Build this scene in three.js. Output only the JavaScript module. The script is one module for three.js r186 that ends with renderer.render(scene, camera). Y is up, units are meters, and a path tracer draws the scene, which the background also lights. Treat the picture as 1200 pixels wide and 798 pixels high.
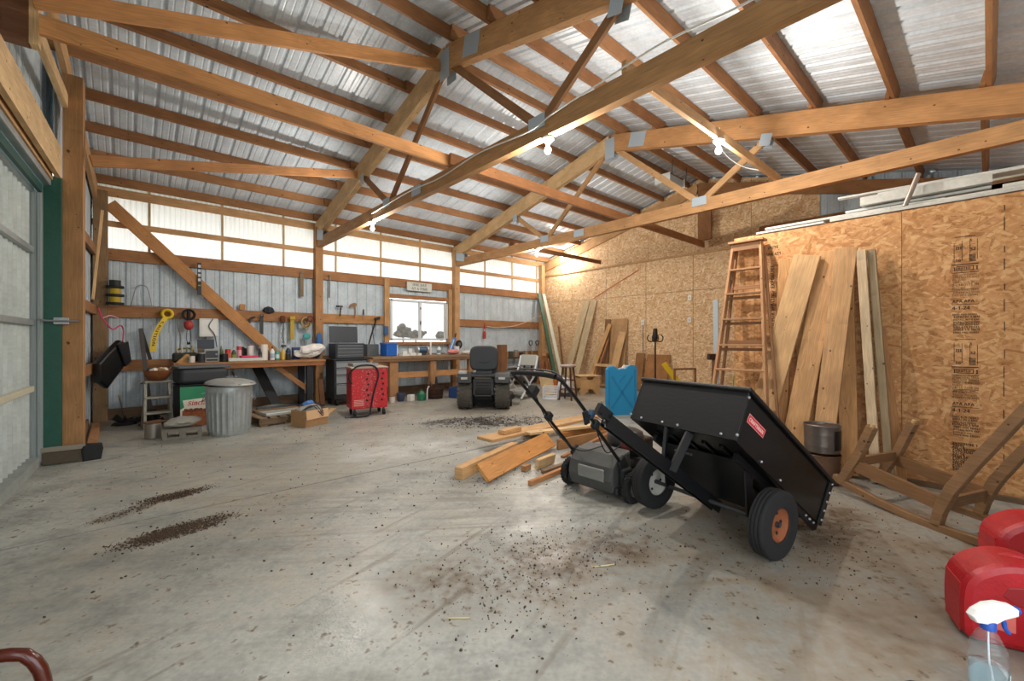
import * as THREE from 'three';
import { RoundedBoxGeometry } from 'three/addons/geometries/RoundedBoxGeometry.js';
import { mergeGeometries } from 'three/addons/utils/BufferGeometryUtils.js';

// ---------------------------------------------------------------- camera, sky, exposure
const scene = new THREE.Scene();
const camera = new THREE.PerspectiveCamera(76.94, 1200 / 798, 0.05, 400);
camera.position.set(0, 1.27, 0);
camera.lookAt(Math.sin(0.733038) * 10, 1.27, -Math.cos(0.733038) * 10);
scene.background = new THREE.Color(0.93, 0.97, 1.0);
scene.backgroundIntensity = 3.4;              // bright overcast sky
const renderer = new THREE.WebGLRenderer({ antialias: true });
renderer.toneMapping = THREE.LinearToneMapping;
renderer.toneMappingExposure = 1.25;
renderer.shadowMap.enabled = true;
const BULB_CD = 8;                            // candela of each bare bulb

// ---------------------------------------------------------------- small helpers
function rng(seed) { let a = seed >>> 0; return () => { a = (a + 0x6D2B79F5) | 0; let t = Math.imul(a ^ (a >>> 15), 1 | a); t = (t + Math.imul(t ^ (t >>> 7), 61 | t)) ^ t; return ((t ^ (t >>> 14)) >>> 0) / 4294967296; }; }
const R = rng(20240611);
const rr = (a, b) => a + (b - a) * R();
const V = (x, y, z) => new THREE.Vector3(x, y, z);
const taken = new Map();
function numbered(n) { const k = taken.get(n) || 0; taken.set(n, k + 1); return k ? n + '_' + String(k).padStart(3, '0') : n; }
function put(o, name, parent) {
  o.name = parent ? name : numbered(name); (parent || scene).add(o);
  o.traverse((m) => { if (m.isMesh) { m.castShadow = true; m.receiveShadow = true; } });
  return o;
}
function part(parent, name, geo, mat, p, r, label) {
  const m = new THREE.Mesh(geo, mat); put(m, name, parent);
  if (p) m.position.set(p[0], p[1], p[2]);
  if (r) m.rotation.set(r[0], r[1], r[2]);
  if (label) m.userData.label = label;
  return m;
}
function thing(name, label, category, p = [0, 0, 0], ry = 0, group) {
  const g = new THREE.Group(); put(g, name); g.position.set(p[0], p[1], p[2]); g.rotation.y = ry;
  g.userData = { label, category }; if (group) g.userData.group = group;
  return g;
}
function solo(name, label, category, geo, mat, p = [0, 0, 0], r = [0, 0, 0], group) {
  const m = new THREE.Mesh(geo, mat); put(m, name); m.position.set(p[0], p[1], p[2]); m.rotation.set(r[0], r[1], r[2]);
  m.userData = { label, category }; if (group) m.userData.group = group;
  return m;
}
function struct(name, p = [0, 0, 0], label, category) { const g = new THREE.Group(); put(g, name); g.position.set(p[0], p[1], p[2]); g.userData = { kind: 'structure' }; if (label) { g.userData.label = label; g.userData.category = category; } return g; }

// geometries
function triUV(g, s = 1, ox = 0, oy = 0) {                       // uv in metres, u along local x wherever the face allows
  const n = g.index ? g.toNonIndexed() : g; const P = n.attributes.position, N = n.attributes.normal, uv = new Float32Array(P.count * 2);
  for (let i = 0; i < P.count; i += 3) {
    let nx = 0, ny = 0, nz = 0; for (let k = 0; k < 3; k++) { nx += Math.abs(N.getX(i + k)); ny += Math.abs(N.getY(i + k)); nz += Math.abs(N.getZ(i + k)); }
    for (let k = 0; k < 3; k++) {
      const x = P.getX(i + k), y = P.getY(i + k), z = P.getZ(i + k); let u, v;
      if (nx > ny && nx > nz) { u = z * 0.3; v = y; } else if (ny > nz) { u = x; v = z; } else { u = x; v = y; }
      uv[(i + k) * 2] = u * s + ox; uv[(i + k) * 2 + 1] = v * s + oy;
    }
  }
  n.setAttribute('uv', new THREE.BufferAttribute(uv, 2)); return n;
}
const box = (w, h, d) => triUV(new THREE.BoxGeometry(w, h, d), 1, rr(0, 5), rr(0, 5));
const rbox = (w, h, d, r = 0.01, s = 2) => triUV(new RoundedBoxGeometry(w, h, d, s, Math.min(r, w / 2.01, h / 2.01, d / 2.01)), 1, rr(0, 5), rr(0, 5));
const cyl = (r1, r2, h, n = 16, open = false) => new THREE.CylinderGeometry(r1, r2, h, n, 1, open);
const sph = (r, a = 14, b = 10) => new THREE.SphereGeometry(r, a, b);
const lathe = (pts, n = 24) => new THREE.LatheGeometry(pts.map((p) => new THREE.Vector2(p[0], p[1])), n);
const torus = (r, t, n = 24, m = 8, arc = Math.PI * 2) => new THREE.TorusGeometry(r, t, m, n, arc);
function tube(pts, r, seg, rad = 8, closed = false, tension = 0.5) {
  const c = new THREE.CatmullRomCurve3(pts.map((p) => V(p[0], p[1], p[2])), closed, 'catmullrom', tension);
  return new THREE.TubeGeometry(c, seg || Math.max(6, pts.length * 5), r, rad, closed);
}
function ext(pts, depth, bevel = 0, holes) {                       // polygon in xy extruded along z, centred in z
  const s = new THREE.Shape(pts.map((p) => new THREE.Vector2(p[0], p[1])));
  if (holes) for (const h of holes) s.holes.push(new THREE.Path(h.map((p) => new THREE.Vector2(p[0], p[1]))));
  const g = new THREE.ExtrudeGeometry(s, { depth: depth - 2 * bevel, bevelEnabled: bevel > 0, bevelSize: bevel, bevelThickness: bevel, bevelSegments: 2, curveSegments: 8, steps: 1 });
  g.translate(0, 0, -(depth - 2 * bevel) / 2); return g;
}
function merge(list) { return mergeGeometries(list.map((g) => { const n = g.index ? g.toNonIndexed() : g; for (const k of Object.keys(n.attributes)) if (!['position', 'normal', 'uv'].includes(k)) n.deleteAttribute(k); return n; })); }
const at = (g, x, y, z, rx = 0, ry = 0, rz = 0) => { g.rotateX(rx); g.rotateY(ry); g.rotateZ(rz); g.translate(x, y, z); return g; };
function bar(a, b, r, n = 8) {                                      // round bar between two points
  const A = V(...a), B = V(...b), d = B.clone().sub(A), g = new THREE.CylinderGeometry(r, r, d.length(), n);
  g.applyQuaternion(new THREE.Quaternion().setFromUnitVectors(V(0, 1, 0), d.clone().normalize())); g.translate((a[0] + b[0]) / 2, (a[1] + b[1]) / 2, (a[2] + b[2]) / 2); return g;
}
// a board from a to b: w is its width along the up hint, t its thickness across; the local x axis runs along the board
function beamFrame(a, b, up) {
  const A = V(...a), B = V(...b), x = B.clone().sub(A), L = x.length(); x.normalize();
  let y = V(...up); y.addScaledVector(x, -y.dot(x)).normalize(); const z = x.clone().cross(y);
  return { L, q: new THREE.Quaternion().setFromRotationMatrix(new THREE.Matrix4().makeBasis(x, y, z)), c: A.add(B).multiplyScalar(0.5) };
}
function beamGeo(a, b, w, t, up = [0, 1, 0], bev = 0) { const f = beamFrame(a, b, up); const g = bev ? rbox(f.L, w, t, bev, 1) : box(f.L, w, t); g.applyQuaternion(f.q); g.translate(f.c.x, f.c.y, f.c.z); return g; }
function beam(parent, name, a, b, w, t, mat, up = [0, 1, 0], bev = 0) {
  const f = beamFrame(a, b, up); const g = bev ? rbox(f.L, w, t, bev, 1) : box(f.L, w, t);
  const m = new THREE.Mesh(g, mat); m.quaternion.copy(f.q); m.position.copy(f.c); return put(m, name, parent);
}
function board(name, label, category, a, b, w, t, mat, up, group, bev = 0.004) { const m = beam(null, name, a, b, w, t, mat, up, bev); m.userData = { label, category }; if (group) m.userData.group = group; return m; }
function copy(o, p, ry, label) { const c = o.clone(); c.name = numbered(o.name.replace(/_\d{3}$/, '')); scene.add(c); c.userData = { ...o.userData }; if (p) c.position.set(p[0], p[1], p[2]); if (ry !== undefined) c.rotation.y = ry; if (label) c.userData.label = label; return c; }

// ---------------------------------------------------------------- textures
function noise2(seed) {                                             // tileable value noise
  const r = rng(seed), T = new Float32Array(256 * 256); for (let i = 0; i < T.length; i++) T[i] = r();
  return (x, y, per = 256) => {
    const xi = Math.floor(x), yi = Math.floor(y), fx = x - xi, fy = y - yi, sx = fx * fx * (3 - 2 * fx), sy = fy * fy * (3 - 2 * fy);
    const m = (v) => ((v % per) + per) % per, i = (a, b) => T[(m(b) & 255) * 256 + (m(a) & 255)];
    const a = i(xi, yi), b = i(xi + 1, yi), c = i(xi, yi + 1), d = i(xi + 1, yi + 1);
    return a + (b - a) * sx + (c - a) * sy + (a - b - c + d) * sx * sy;
  };
}
const nA = noise2(11), nB = noise2(23);
const fbm = (n, x, y, o = 4, per = 256) => { let s = 0, a = 0.5, t = 0; for (let i = 0; i < o; i++) { s += a * n(x, y, per); t += a; x *= 2; y *= 2; per = Math.min(256, per * 2); a *= 0.5; } return s / t; };
function tex(w, h, fn, srgb = true, rep) {
  const d = new Uint8Array(w * h * 4);
  for (let y = 0; y < h; y++) for (let x = 0; x < w; x++) { const c = fn(x, y), i = (y * w + x) * 4; if (typeof c === 'number') { d[i] = d[i + 1] = d[i + 2] = Math.max(0, Math.min(255, c)); } else { d[i] = Math.max(0, Math.min(255, c[0])); d[i + 1] = Math.max(0, Math.min(255, c[1])); d[i + 2] = Math.max(0, Math.min(255, c[2])); } d[i + 3] = 255; }
  const t = new THREE.DataTexture(d, w, h); t.wrapS = t.wrapT = THREE.RepeatWrapping; t.magFilter = THREE.LinearFilter; t.minFilter = THREE.LinearMipmapLinearFilter; t.generateMipmaps = true;
  if (srgb) t.colorSpace = THREE.SRGBColorSpace; if (rep) t.repeat.set(rep[0], rep[1]); t.needsUpdate = true; return t;
}
function canvasTex(w, h, draw) {
  const c = document.createElement('canvas'); c.width = w; c.height = h; const x = c.getContext('2d'); draw(x, w, h);
  const t = new THREE.CanvasTexture(c); t.colorSpace = THREE.SRGBColorSpace; t.magFilter = THREE.LinearFilter; return t;
}
// sawn lumber: grain along u. 2.0 m x 0.5 m tile
function woodTex(seed, knots, warp) {
  const r = rng(seed), K = []; for (let i = 0; i < knots; i++) K.push([r() * 1024, r() * 256, 2 + r() * 5]);
  return tex(1024, 256, (x, y) => {
    let yy = y, kd = 0;
    for (const k of K) { let dx = Math.abs(x - k[0]); dx = Math.min(dx, 1024 - dx); let dy = y - k[1]; if (dy > 128) dy -= 256; if (dy < -128) dy += 256; const e = Math.exp(-(dx * dx / 900 + dy * dy / 500)); yy += Math.sign(dy || 1) * e * 9; const q = Math.hypot(dx * 0.75, dy) / k[2]; if (q < 1) kd = Math.max(kd, 1 - q * q); }
    const w = (fbm(nA, x / 256, yy / 64, 2, 4) - 0.5) * warp * 0.4;
    const ring = Math.sin((yy + w * 60) * 0.42 + 4 * fbm(nB, x / 512, yy / 32, 2, 2)) * 0.5 + 0.5;
    const fine = fbm(nB, x / 64, yy / 1.6, 3, 16), pat = fbm(nA, x / 90 + 40, yy / 40, 3, 8);
    const v = 0.88 + 0.05 * ring * ring + 0.22 * (fine - 0.5) + 0.20 * (pat - 0.5);
    const k = 1 - 0.5 * Math.min(1, kd * 1.6);
    return [252 * v * k, 232 * (v - 0.02 * ring) * k * (1 - 0.1 * kd), 208 * (v - 0.05 * ring) * k * (1 - 0.2 * kd)];
  }, true, [0.5, 2]);
}
const WOOD_A = woodTex(3, 9, 1), WOOD_B = woodTex(8, 16, 1.6);
const woodBump = tex(512, 128, (x, y) => 255 * (0.5 + 0.5 * (fbm(nB, x / 32, y / 1.3, 3, 16) - 0.5)), false, [0.5, 2]);
// oriented strand board, 1.22 m tile
function osbTex(seed, cols) {
  const r = rng(seed);
  return canvasTex(1024, 1024, (c, w) => {
    c.fillStyle = cols[0]; c.fillRect(0, 0, w, w);
    for (let i = 0; i < 3000; i++) {
      const x = r() * w, y = r() * w, a = (r() - 0.5) * 1.5 + (r() < 0.72 ? 0 : Math.PI / 2), L = 26 + r() * 78, W = 6 + r() * 22, k = Math.floor(r() * cols.length);
      c.fillStyle = cols[k]; c.globalAlpha = 0.35 + 0.5 * r();
      for (const ox of [0, -w, w]) for (const oy of [0, -w, w]) {
        if (x + ox < -80 || x + ox > w + 80 || y + oy < -80 || y + oy > w + 80) continue;
        c.save(); c.translate(x + ox, y + oy); c.rotate(a); c.beginPath(); c.moveTo(-L / 2, -W / 2); c.lineTo(L / 2 - W * 0.4, -W / 2); c.lineTo(L / 2, W * 0.1); c.lineTo(L / 2 - W * 0.3, W / 2); c.lineTo(-L / 2 + W * 0.5, W / 2); c.lineTo(-L / 2, 0); c.closePath(); c.fill();
        c.restore();
      }
    }
    c.globalAlpha = 0.55;
    for (let i = 0; i < 420; i++) { const x = r() * w, y = r() * w, a = (r() - 0.5) * 1.3, L = 8 + r() * 26; c.fillStyle = r() < 0.75 ? '#5a3418' : '#f0dcb4'; c.save(); c.translate(x, y); c.rotate(a); c.fillRect(-L / 2, 0, L, 1 + r() * 2.4); c.restore(); }
    c.globalAlpha = 1;
  });
}
const OSB_T = osbTex(5, ['#d6b692', '#e3c8a4', '#c29f74', '#ead6b4', '#b08a60', '#dcbd96', '#ccaa80', '#f0e0c2']);
OSB_T.wrapS = OSB_T.wrapT = THREE.RepeatWrapping; OSB_T.repeat.set(1 / 1.22, 1 / 1.22);
const fineNoise = tex(256, 256, (x, y) => 255 * fbm(nA, x / 8, y / 8, 4, 32), false, [3, 3]);
const grime = tex(512, 512, (x, y) => { const a = fbm(nA, x / 64, y / 64, 5, 8), b = fbm(nB, x / 8, y / 8, 3, 64); const v = 0.91 + 0.15 * (a - 0.5) + 0.1 * (b - 0.5); return [255 * v, 253 * v, 250 * v]; }, true, [0.7, 0.7]);

// ---------------------------------------------------------------- materials
const MATS = new Map();
function mat(color, rough = 0.6, metal = 0, more) {
  const k = color + '|' + rough + '|' + metal + '|' + (more ? JSON.stringify(Object.keys(more)) + (more.key || '') : '');
  if (MATS.has(k)) return MATS.get(k);
  const o = { ...more }; delete o.key;
  const m = new THREE.MeshStandardMaterial({ color, roughness: rough, metalness: metal, side: THREE.DoubleSide, ...o }); MATS.set(k, m); return m;
}
const muted = (hex) => { const c = new THREE.Color(hex), h = {}; c.getHSL(h); return '#' + c.setHSL(h.h + 0.01, h.s * 0.82, h.l).getHexString(); };
const wood = (color, b = 0, rough = 0.75) => mat(muted(color), rough, 0, { map: b ? WOOD_B : WOOD_A, bumpMap: woodBump, bumpScale: 0.0012, key: 'wood' + b });
const W_PURLIN = [wood('#a9764e'), wood('#9c6a44', 1), wood('#b58159')];
const W_CHORD = wood('#ecd2ac', 1), W_CHORD2 = wood('#d6ae84'), W_GIRT = wood('#b47f56', 1), W_POST = wood('#9c8266', 1), W_POST2 = wood('#b98c60'), W_BRACE = wood('#d2965f', 1), W_PALE = wood('#f0d0a4'), W_FIR = wood('#e0ad78', 1), W_OLD = wood('#8f7a66', 1), W_DARK = wood('#7a4a2c');
const OSB = mat('#fff8f0', 0.8, 0, { map: OSB_T, bumpMap: fineNoise, bumpScale: 0.001, key: 'osb' });
const OSB2 = mat('#f1d0ae', 0.78, 0, { map: OSB_T, bumpMap: fineNoise, bumpScale: 0.001, key: 'osb2' });
const M_ROOF = mat('#dce8f4', 0.36, 0.0, { map: grime, key: 'roof' });
const M_WALL = mat('#ccdce8', 0.5, 0.0, { map: grime, key: 'wall' });
const M_GALV = mat('#b4bdc1', 0.42, 0.5, { map: grime, key: 'galv' });
const M_PLATE = mat('#b4c2cd', 0.4, 0.25), M_BLACK = mat('#0d0f12', 0.42), M_BLACKM = mat('#17191c', 0.75), M_RUB = mat('#1a1a1b', 0.85), M_STEEL = mat('#8d9196', 0.35, 0.85), M_DSTEEL = mat('#4a4c4e', 0.5, 0.6), M_WHITE = mat('#e8e8e4', 0.5), M_RUST = mat('#6e4026', 0.8, 0.2, { map: grime, key: 'rust' });

// ================================================================ THE BUILDING
const XL = -0.42, XA = 2.98, XB = 6.44, XR = 9.85, ZB = -9.5, ZF = 0.75, ZR = -4.5;
const roofY = (z, y0) => y0 - 0.25 * Math.abs(z - ZR);
// ribbed steel sheet: width along x, length along y, ribs push towards +z
function ribSheet(w, len, nr, hgt, base = 0.058, top = 0.022, minor = true) {
  const p = [], s = w / nr;
  for (let i = 0; i < nr; i++) {
    const x0 = -w / 2 + i * s, c = x0 + s * 0.5;
    if (i === 0) p.push([x0, 0]);
    p.push([c - base / 2, 0], [c - top / 2, hgt], [c + top / 2, hgt], [c + base / 2, 0]);
    if (minor) for (const k of [-0.18, 0.18]) { const m = x0 + s * (1 + k); if (m < w / 2 - 0.015 && m > -w / 2) p.push([m - 0.012, 0], [m, hgt * 0.22], [m + 0.012, 0]); }
    if (i === nr - 1) p.push([w / 2, 0]);
  }
  p.sort((a, b) => a[0] - b[0]);
  const pos = [], uv = [];
  for (let i = 0; i + 1 < p.length; i++) {
    const [x0, z0] = p[i], [x1, z1] = p[i + 1], q = [[x0, -len / 2, z0], [x1, -len / 2, z1], [x1, len / 2, z1], [x0, -len / 2, z0], [x1, len / 2, z1], [x0, len / 2, z0]];
    for (const v of q) { pos.push(...v); uv.push(v[0], v[1]); }
  }
  const g = new THREE.BufferGeometry(); g.setAttribute('position', new THREE.Float32BufferAttribute(pos, 3)); g.setAttribute('uv', new THREE.Float32BufferAttribute(uv, 2)); g.computeVertexNormals(); return g;
}

// ---- floor: slabs parted by saw cuts
const FX0 = -0.9, FX1 = 10.1, FZ0 = -9.8, FZ1 = 1.2;
const inEll = (x, z, cx, cz, rx, rz, a) => { const c = Math.cos(a), s = Math.sin(a), u = ((x - cx) * c + (z - cz) * s) / rx, v = (-(x - cx) * s + (z - cz) * c) / rz; return u * u + v * v; };
const SOIL = [[0.26, -3.62, 0.3, 0.12, -0.2, 0.8], [0.3, -4.45, 0.22, 0.1, -0.2, 0.7], [-0.02, -4.25, 0.2, 0.09, -0.5, 0.4], [1.55, -1.75, 0.7, 0.4, 0.4, 0.25], [2.1, -1.6, 0.5, 0.3, 0.4, 0.25], [3.6, -0.75, 0.5, 0.25, 0.1, 0.4]];
// precomputed tileable noise fields, sampled bilinearly (cheap)
function field(n, base, oct) { const N = 512, F = new Float32Array(N * N); for (let y = 0; y < N; y++) for (let x = 0; x < N; x++) F[y * N + x] = fbm(n, x / N * base, y / N * base, oct, base); return (u, v) => { u = (u - Math.floor(u)) * N; v = (v - Math.floor(v)) * N; const i = u | 0, j = v | 0, fx = u - i, fy = v - j, i1 = (i + 1) & 511, j1 = (j + 1) & 511, a = F[j * N + i], b = F[j * N + i1], c = F[j1 * N + i], d = F[j1 * N + i1]; return a + (b - a) * fx + (c - a) * fy + (a - b - c + d) * fx * fy; }; }
const F1 = field(nA, 16, 4), F2 = field(nB, 16, 4);                // one tile holds 16 base cells
const cell = (f, x, z, s) => f(x * s / 16, z * s / 16);             // s base cells per metre
const floorMap = tex(2048, 2048, (px, py) => {
  const x = FX0 + (px + 0.5) / 2048 * (FX1 - FX0), z = FZ0 + (py + 0.5) / 2048 * (FZ1 - FZ0);
  const a = cell(F1, x, z, 0.9), b = cell(F2, x + 1.7, z * 1.02, 4.3), c = cell(F1, x + 3.1, z, 23), d = cell(F2, x + 31, z + 3, 0.47), e = cell(F2, x, z + 1.3, 61);
  let v = 1 + 0.26 * (a - 0.5) + 0.34 * (b - 0.5) + 0.26 * (c - 0.5) + 0.2 * (e - 0.5);
  let r = 154 * v, g = 155 * v, bl = 149 * v;
  const mix = (k, R0, G0, B0) => { k = Math.max(0, Math.min(1, k)); r += (R0 - r) * k; g += (G0 - g) * k; bl += (B0 - bl) * k; };
  // broom and drag marks
  const q1 = inEll(x, z, 1.75, -2.75, 1.9, 0.6, 0.62);
  if (q1 < 1) { const st = F1((x * 0.81 + z * 0.58) * 0.06, (x * 0.58 - z * 0.81) * 1.5); mix(Math.max(0, st - 0.5) * 1.7 * Math.min(1, (1 - q1) * 2), 128, 122, 112); }
  const st2 = F2((x * 0.81 + z * 0.58) * 0.05, (x * 0.58 - z * 0.81) * 1.1 + 0.3); mix(Math.max(0, st2 - 0.56) * 2.2 * Math.max(0, d * 2.4 - 0.7), 126, 117, 102); const st3 = F1((x * 0.7 + z * 0.72) * 0.09 + 0.4, (x * 0.72 - z * 0.7) * 0.9); mix(Math.max(0, st3 - 0.58) * 1.6 * Math.max(0, 1.7 - d * 2.4), 192, 191, 182); const st4 = F1((x * 0.95 - z * 0.3) * 0.12 + 0.1, (x * 0.3 + z * 0.95) * 1.7); mix(Math.max(0, st4 - 0.66) * 4 * Math.max(0, a * 2 - 0.6), 104, 96, 84);
  // brown dust lying in patches
  mix((d - 0.50) * 1.5 + (b - 0.5) * 0.8 + (c - 0.5) * 0.5, 146, 133, 114);
  const q2 = inEll(x, z, 3.2, -0.55, 2.1, 1.25, 0.1); if (q2 < 1.2) mix((1.2 - q2) * (0.3 + 1.3 * (b - 0.3) + 0.9 * (c - 0.5)) * 0.8, 122, 107, 90);
  // specks of dirt, thicker in some patches
  const pd = cell(F1, x + 5, z + 2, 1.2), sp = c * 0.55 + e * 0.45; mix((sp - 0.655 + 0.22 * (pd - 0.5)) * 9, 88, 77, 64);
  // mud dropped behind the tractor, soil by the door and under the cart
  const q3 = inEll(x, z, 4.25, -5.2, 1.15, 0.5, 0.55); if (q3 < 1) mix((1 - q3) * 3.2 * Math.max(0, b * 0.7 + c * 0.5 - 0.53) * 4, 64, 62, 60);
  for (const [cx, cz, rx, rz, an, k] of SOIL) { const q = 1.3 - inEll(x, z, cx, cz, rx, rz, an); if (q > 0) mix(q * k * (b * 0.9 + c * 1.2 + e * 0.5 - 0.95) * 3, 80, 65, 50); }
  // pale patch: sheen of window and translucent strip painted into the floor
  const q4 = inEll(x, z, 2.7, -4.4, 1.7, 1.0, 0.5); if (q4 < 1) mix((1 - q4) * (0.72 - b) * 1.6, 212, 213, 208);
  if (z < -7.6) mix(Math.min(1, (-7.6 - z)) * (0.2 + 1.0 * (b - 0.32)), 128, 112, 94);
  return [r, g, bl];
});
floorMap.wrapS = floorMap.wrapT = THREE.ClampToEdgeWrapping;
const floorRough = tex(512, 512, (px, py) => { const x = FX0 + px / 512 * 11, z = FZ0 + py / 512 * 11; return 255 * (0.31 + 0.55 * cell(F2, x, z, 1.6) + 0.3 * (cell(F1, x, z, 9) - 0.5)); }, false);
floorRough.wrapS = floorRough.wrapT = THREE.ClampToEdgeWrapping;
const floorBump = tex(512, 512, (x, y) => 255 * (0.6 * fbm(nA, x / 16, y / 16, 4, 32) + 0.4 * fbm(nB, x / 3, y / 3, 2, 128)), false, [9, 9]);
const M_FLOOR = new THREE.MeshStandardMaterial({ map: floorMap, roughnessMap: floorRough, roughness: 0.8, bumpMap: floorBump, bumpScale: 0.0016 });
const floor = struct('floor');
function slab(x0, x1, z0, z1) {
  const g = new THREE.BoxGeometry(x1 - x0, 0.12, z1 - z0); g.translate((x0 + x1) / 2, -0.06, (z0 + z1) / 2);
  const P = g.attributes.position, uv = g.attributes.uv; for (let i = 0; i < P.count; i++) uv.setXY(i, (P.getX(i) - FX0) / (FX1 - FX0), (P.getZ(i) - FZ0) / (FZ1 - FZ0));
  part(floor, 'slab', g, M_FLOOR);
}
slab(FX0, FX1, FZ0, -4.009); slab(FX0, FX1, -3.991, FZ1);
part(floor, 'joint_filler', at(new THREE.BoxGeometry(FX1 - FX0, 0.1, 0.024), (FX0 + FX1) / 2, -0.056, -4), mat('#2c2822', 0.9));

// ---- ground and far trees outside
const ground = struct('ground'); part(ground, 'yard', at(new THREE.BoxGeometry(260, 0.2, 260), 0, -0.24, -20), mat('#8f9182', 0.95, 0, { map: grime, key: 'yard' }));
{
  const M_TREE = mat('#6e675c', 0.95), r = rng(77);
  for (let i = 0; i < 7; i++) {
    const t = thing('distant_tree', 'bushy leafless tree on the horizon beyond the window', 'tree', [20 + i * 6.5 + r() * 2, -0.15, -88 - r() * 14], r() * 6, 'trees seen through the window');
    const h = 3.2 + r() * 2.2; part(t, 'trunk', at(cyl(0.18, 0.3, h * 0.5, 7), 0, h * 0.25, 0), M_TREE);
    const cr = []; for (let k = 0; k < 34; k++) { const a = r() * 6.28, q = r() * 2.4; cr.push(at(new THREE.IcosahedronGeometry(0.3 + r() * 0.55, 0), Math.cos(a) * q, h * (0.5 + 0.42 * r()), Math.sin(a) * q)); }
    part(t, 'crown', merge(cr), M_TREE);
  }
}

// ---- back wall: steel below, translucent strip above
const wallBack = struct('wall_back');
const M_FIBRE = new THREE.MeshPhysicalMaterial({ color: '#faf8f4', roughness: 1, transmission: 0.37, thickness: 0, side: THREE.DoubleSide });
{
  const colsX = []; for (let i = 0; i < 6; i++) colsX.push([-0.56 + i * 0.86, 0.86, 0]); colsX.push([4.6, 0.82, 1], [5.42, 0.82, 1]); for (let i = 0; i < 4; i++) colsX.push([6.24 + i * 0.915, 0.915, 0]);
  const cache = new Map();
  const sheet = (w, len) => { const k = w + '|' + len; if (!cache.has(k)) cache.set(k, ribSheet(w, len, 4, 0.02)); return cache.get(k); };
  for (const [x0, w, win] of colsX) {
    const spans = win ? [[0, 1.24], [2.28, 2.76]] : [[0, 2.76]];
    for (const [y0, y1] of spans) part(wallBack, 'metal_panel', sheet(w, y1 - y0), M_WALL, [x0 + w / 2, (y0 + y1) / 2, ZB], [0, Math.PI, 0]);
  }
  const fg = ribSheet(1.03, 1.12, 14, 0.012, 0.05, 0.02, false);
  for (let i = 0; i < 11; i++) part(wallBack, 'translucent_panel', fg, M_FIBRE, [-0.74 + 1.03 * i + 0.515, 3.28, ZB - 0.005], [0, Math.PI, 0]);
  const strip = wood('#d8c39c', 1);
  for (let i = 0; i < 10; i++) part(wallBack, 'batten', box(1.06, 0.035, 0.02), strip, [0.29 + 1.03 * i, 3.28, ZB + 0.03], [0, 0, Math.PI / 2]);
  const run = (y, h, t, x0, x1, m) => beam(wallBack, 'girt', [x0, y, ZB + 0.045], [x1, y, ZB + 0.045], h, t, m);
  for (const [a, b] of [[-0.5, XA], [XA, XB], [XB, XR]]) {
    run(2.66, 0.19, 0.042, a, b, W_GIRT); run(3.15, 0.09, 0.042, a, b, W_CHORD2);
    run(3.66, 0.14, 0.042, a, b, W_CHORD2); run(0.09, 0.16, 0.04, a, b, W_OLD);
  }
  run(1.745, 0.19, 0.042, -0.5, XA, W_GIRT); run(1.745, 0.19, 0.042, XA, 4.5, wood('#cf9a62')); run(1.745, 0.19, 0.042, 6.5, XR, W_GIRT);
  run(0.86, 0.18, 0.042, -0.5, XA, W_GIRT); run(0.86, 0.18, 0.042, XA, XB, W_GIRT); run(0.86, 0.18, 0.042, XB, XR, W_GIRT);
  const post = (x, w, d, y1, m) => beam(wallBack, 'post', [x, 0, ZB + 0.07 + d / 2], [x, y1, ZB + 0.07 + d / 2], w, d, m, [1, 0, 0], 0.006);
  post(XA, 0.15, 0.15, 3.62, wood('#b98a5c', 1)); post(XB, 0.15, 0.15, 3.62, W_CHORD2); post(XR - 0.16, 0.14, 0.14, 3.62, W_CHORD2); post(-0.3, 0.17, 0.19, 3.62, W_POST);
  // long diagonal wind brace, from the corner post down behind the workbench
  beam(wallBack, 'brace', [-0.2, 3.45, -9.36], [2.55, 0.62, -9.36], 0.19, 0.042, W_BRACE, [0, 1, 0], 0.004);
  // window framing
  beam(wallBack, 'window_stud', [4.53, 0.95, -9.42], [4.53, 2.72, -9.42], 0.12, 0.06, W_CHORD2, [1, 0, 0]);
  beam(wallBack, 'window_stud', [6.3, 0.95, -9.42], [6.3, 2.6, -9.42], 0.1, 0.06, W_CHORD2, [1, 0, 0]);
  beam(wallBack, 'window_header', [4.5, 2.33, -9.43], [6.4, 2.33, -9.43], 0.09, 0.05, W_GIRT);
  beam(wallBack, 'window_sill', [4.5, 1.2, -9.42], [6.4, 1.2, -9.42], 0.06, 0.1, W_GIRT);
}
// ---- window
{
  const w = struct('window_1', [5.42, 1.765, -9.45]); const fr = mat('#cfd3d4', 0.45, 0.1), W = 1.6, H = 0.98;
  for (const s of [-1, 1]) { part(w, 'frame', rbox(W, 0.05, 0.09, 0.006, 1), fr, [0, s * (H / 2 - 0.02), 0]); part(w, 'frame', rbox(0.055, H, 0.09, 0.006, 1), fr, [s * (W / 2 - 0.025), 0, 0]); }
  part(w, 'mullion', rbox(0.06, H - 0.06, 0.06, 0.006, 1), fr, [0.0, 0, 0.01]); part(w, 'sash', rbox(0.04, H - 0.08, 0.04, 0.005, 1), fr, [0.72, 0, 0.02]);
  part(w, 'latch', rbox(0.025, 0.09, 0.03, 0.005, 1), M_DSTEEL, [0.0, -0.06, 0.05]); part(w, 'latch', rbox(0.02, 0.05, 0.03, 0.005, 1), M_DSTEEL, [0.0, 0.3, 0.05]);
  const gl = new THREE.MeshPhysicalMaterial({ color: '#c9cac9', roughness: 0.2, transmission: 0.9, thickness: 0, ior: 1.45, side: THREE.DoubleSide });
  part(w, 'pane', new THREE.BoxGeometry(0.75, H - 0.06, 0.004), gl, [-0.39, 0, -0.02]); part(w, 'pane', new THREE.BoxGeometry(0.72, H - 0.06, 0.004), gl, [0.37, 0, 0.01]);
}

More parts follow.
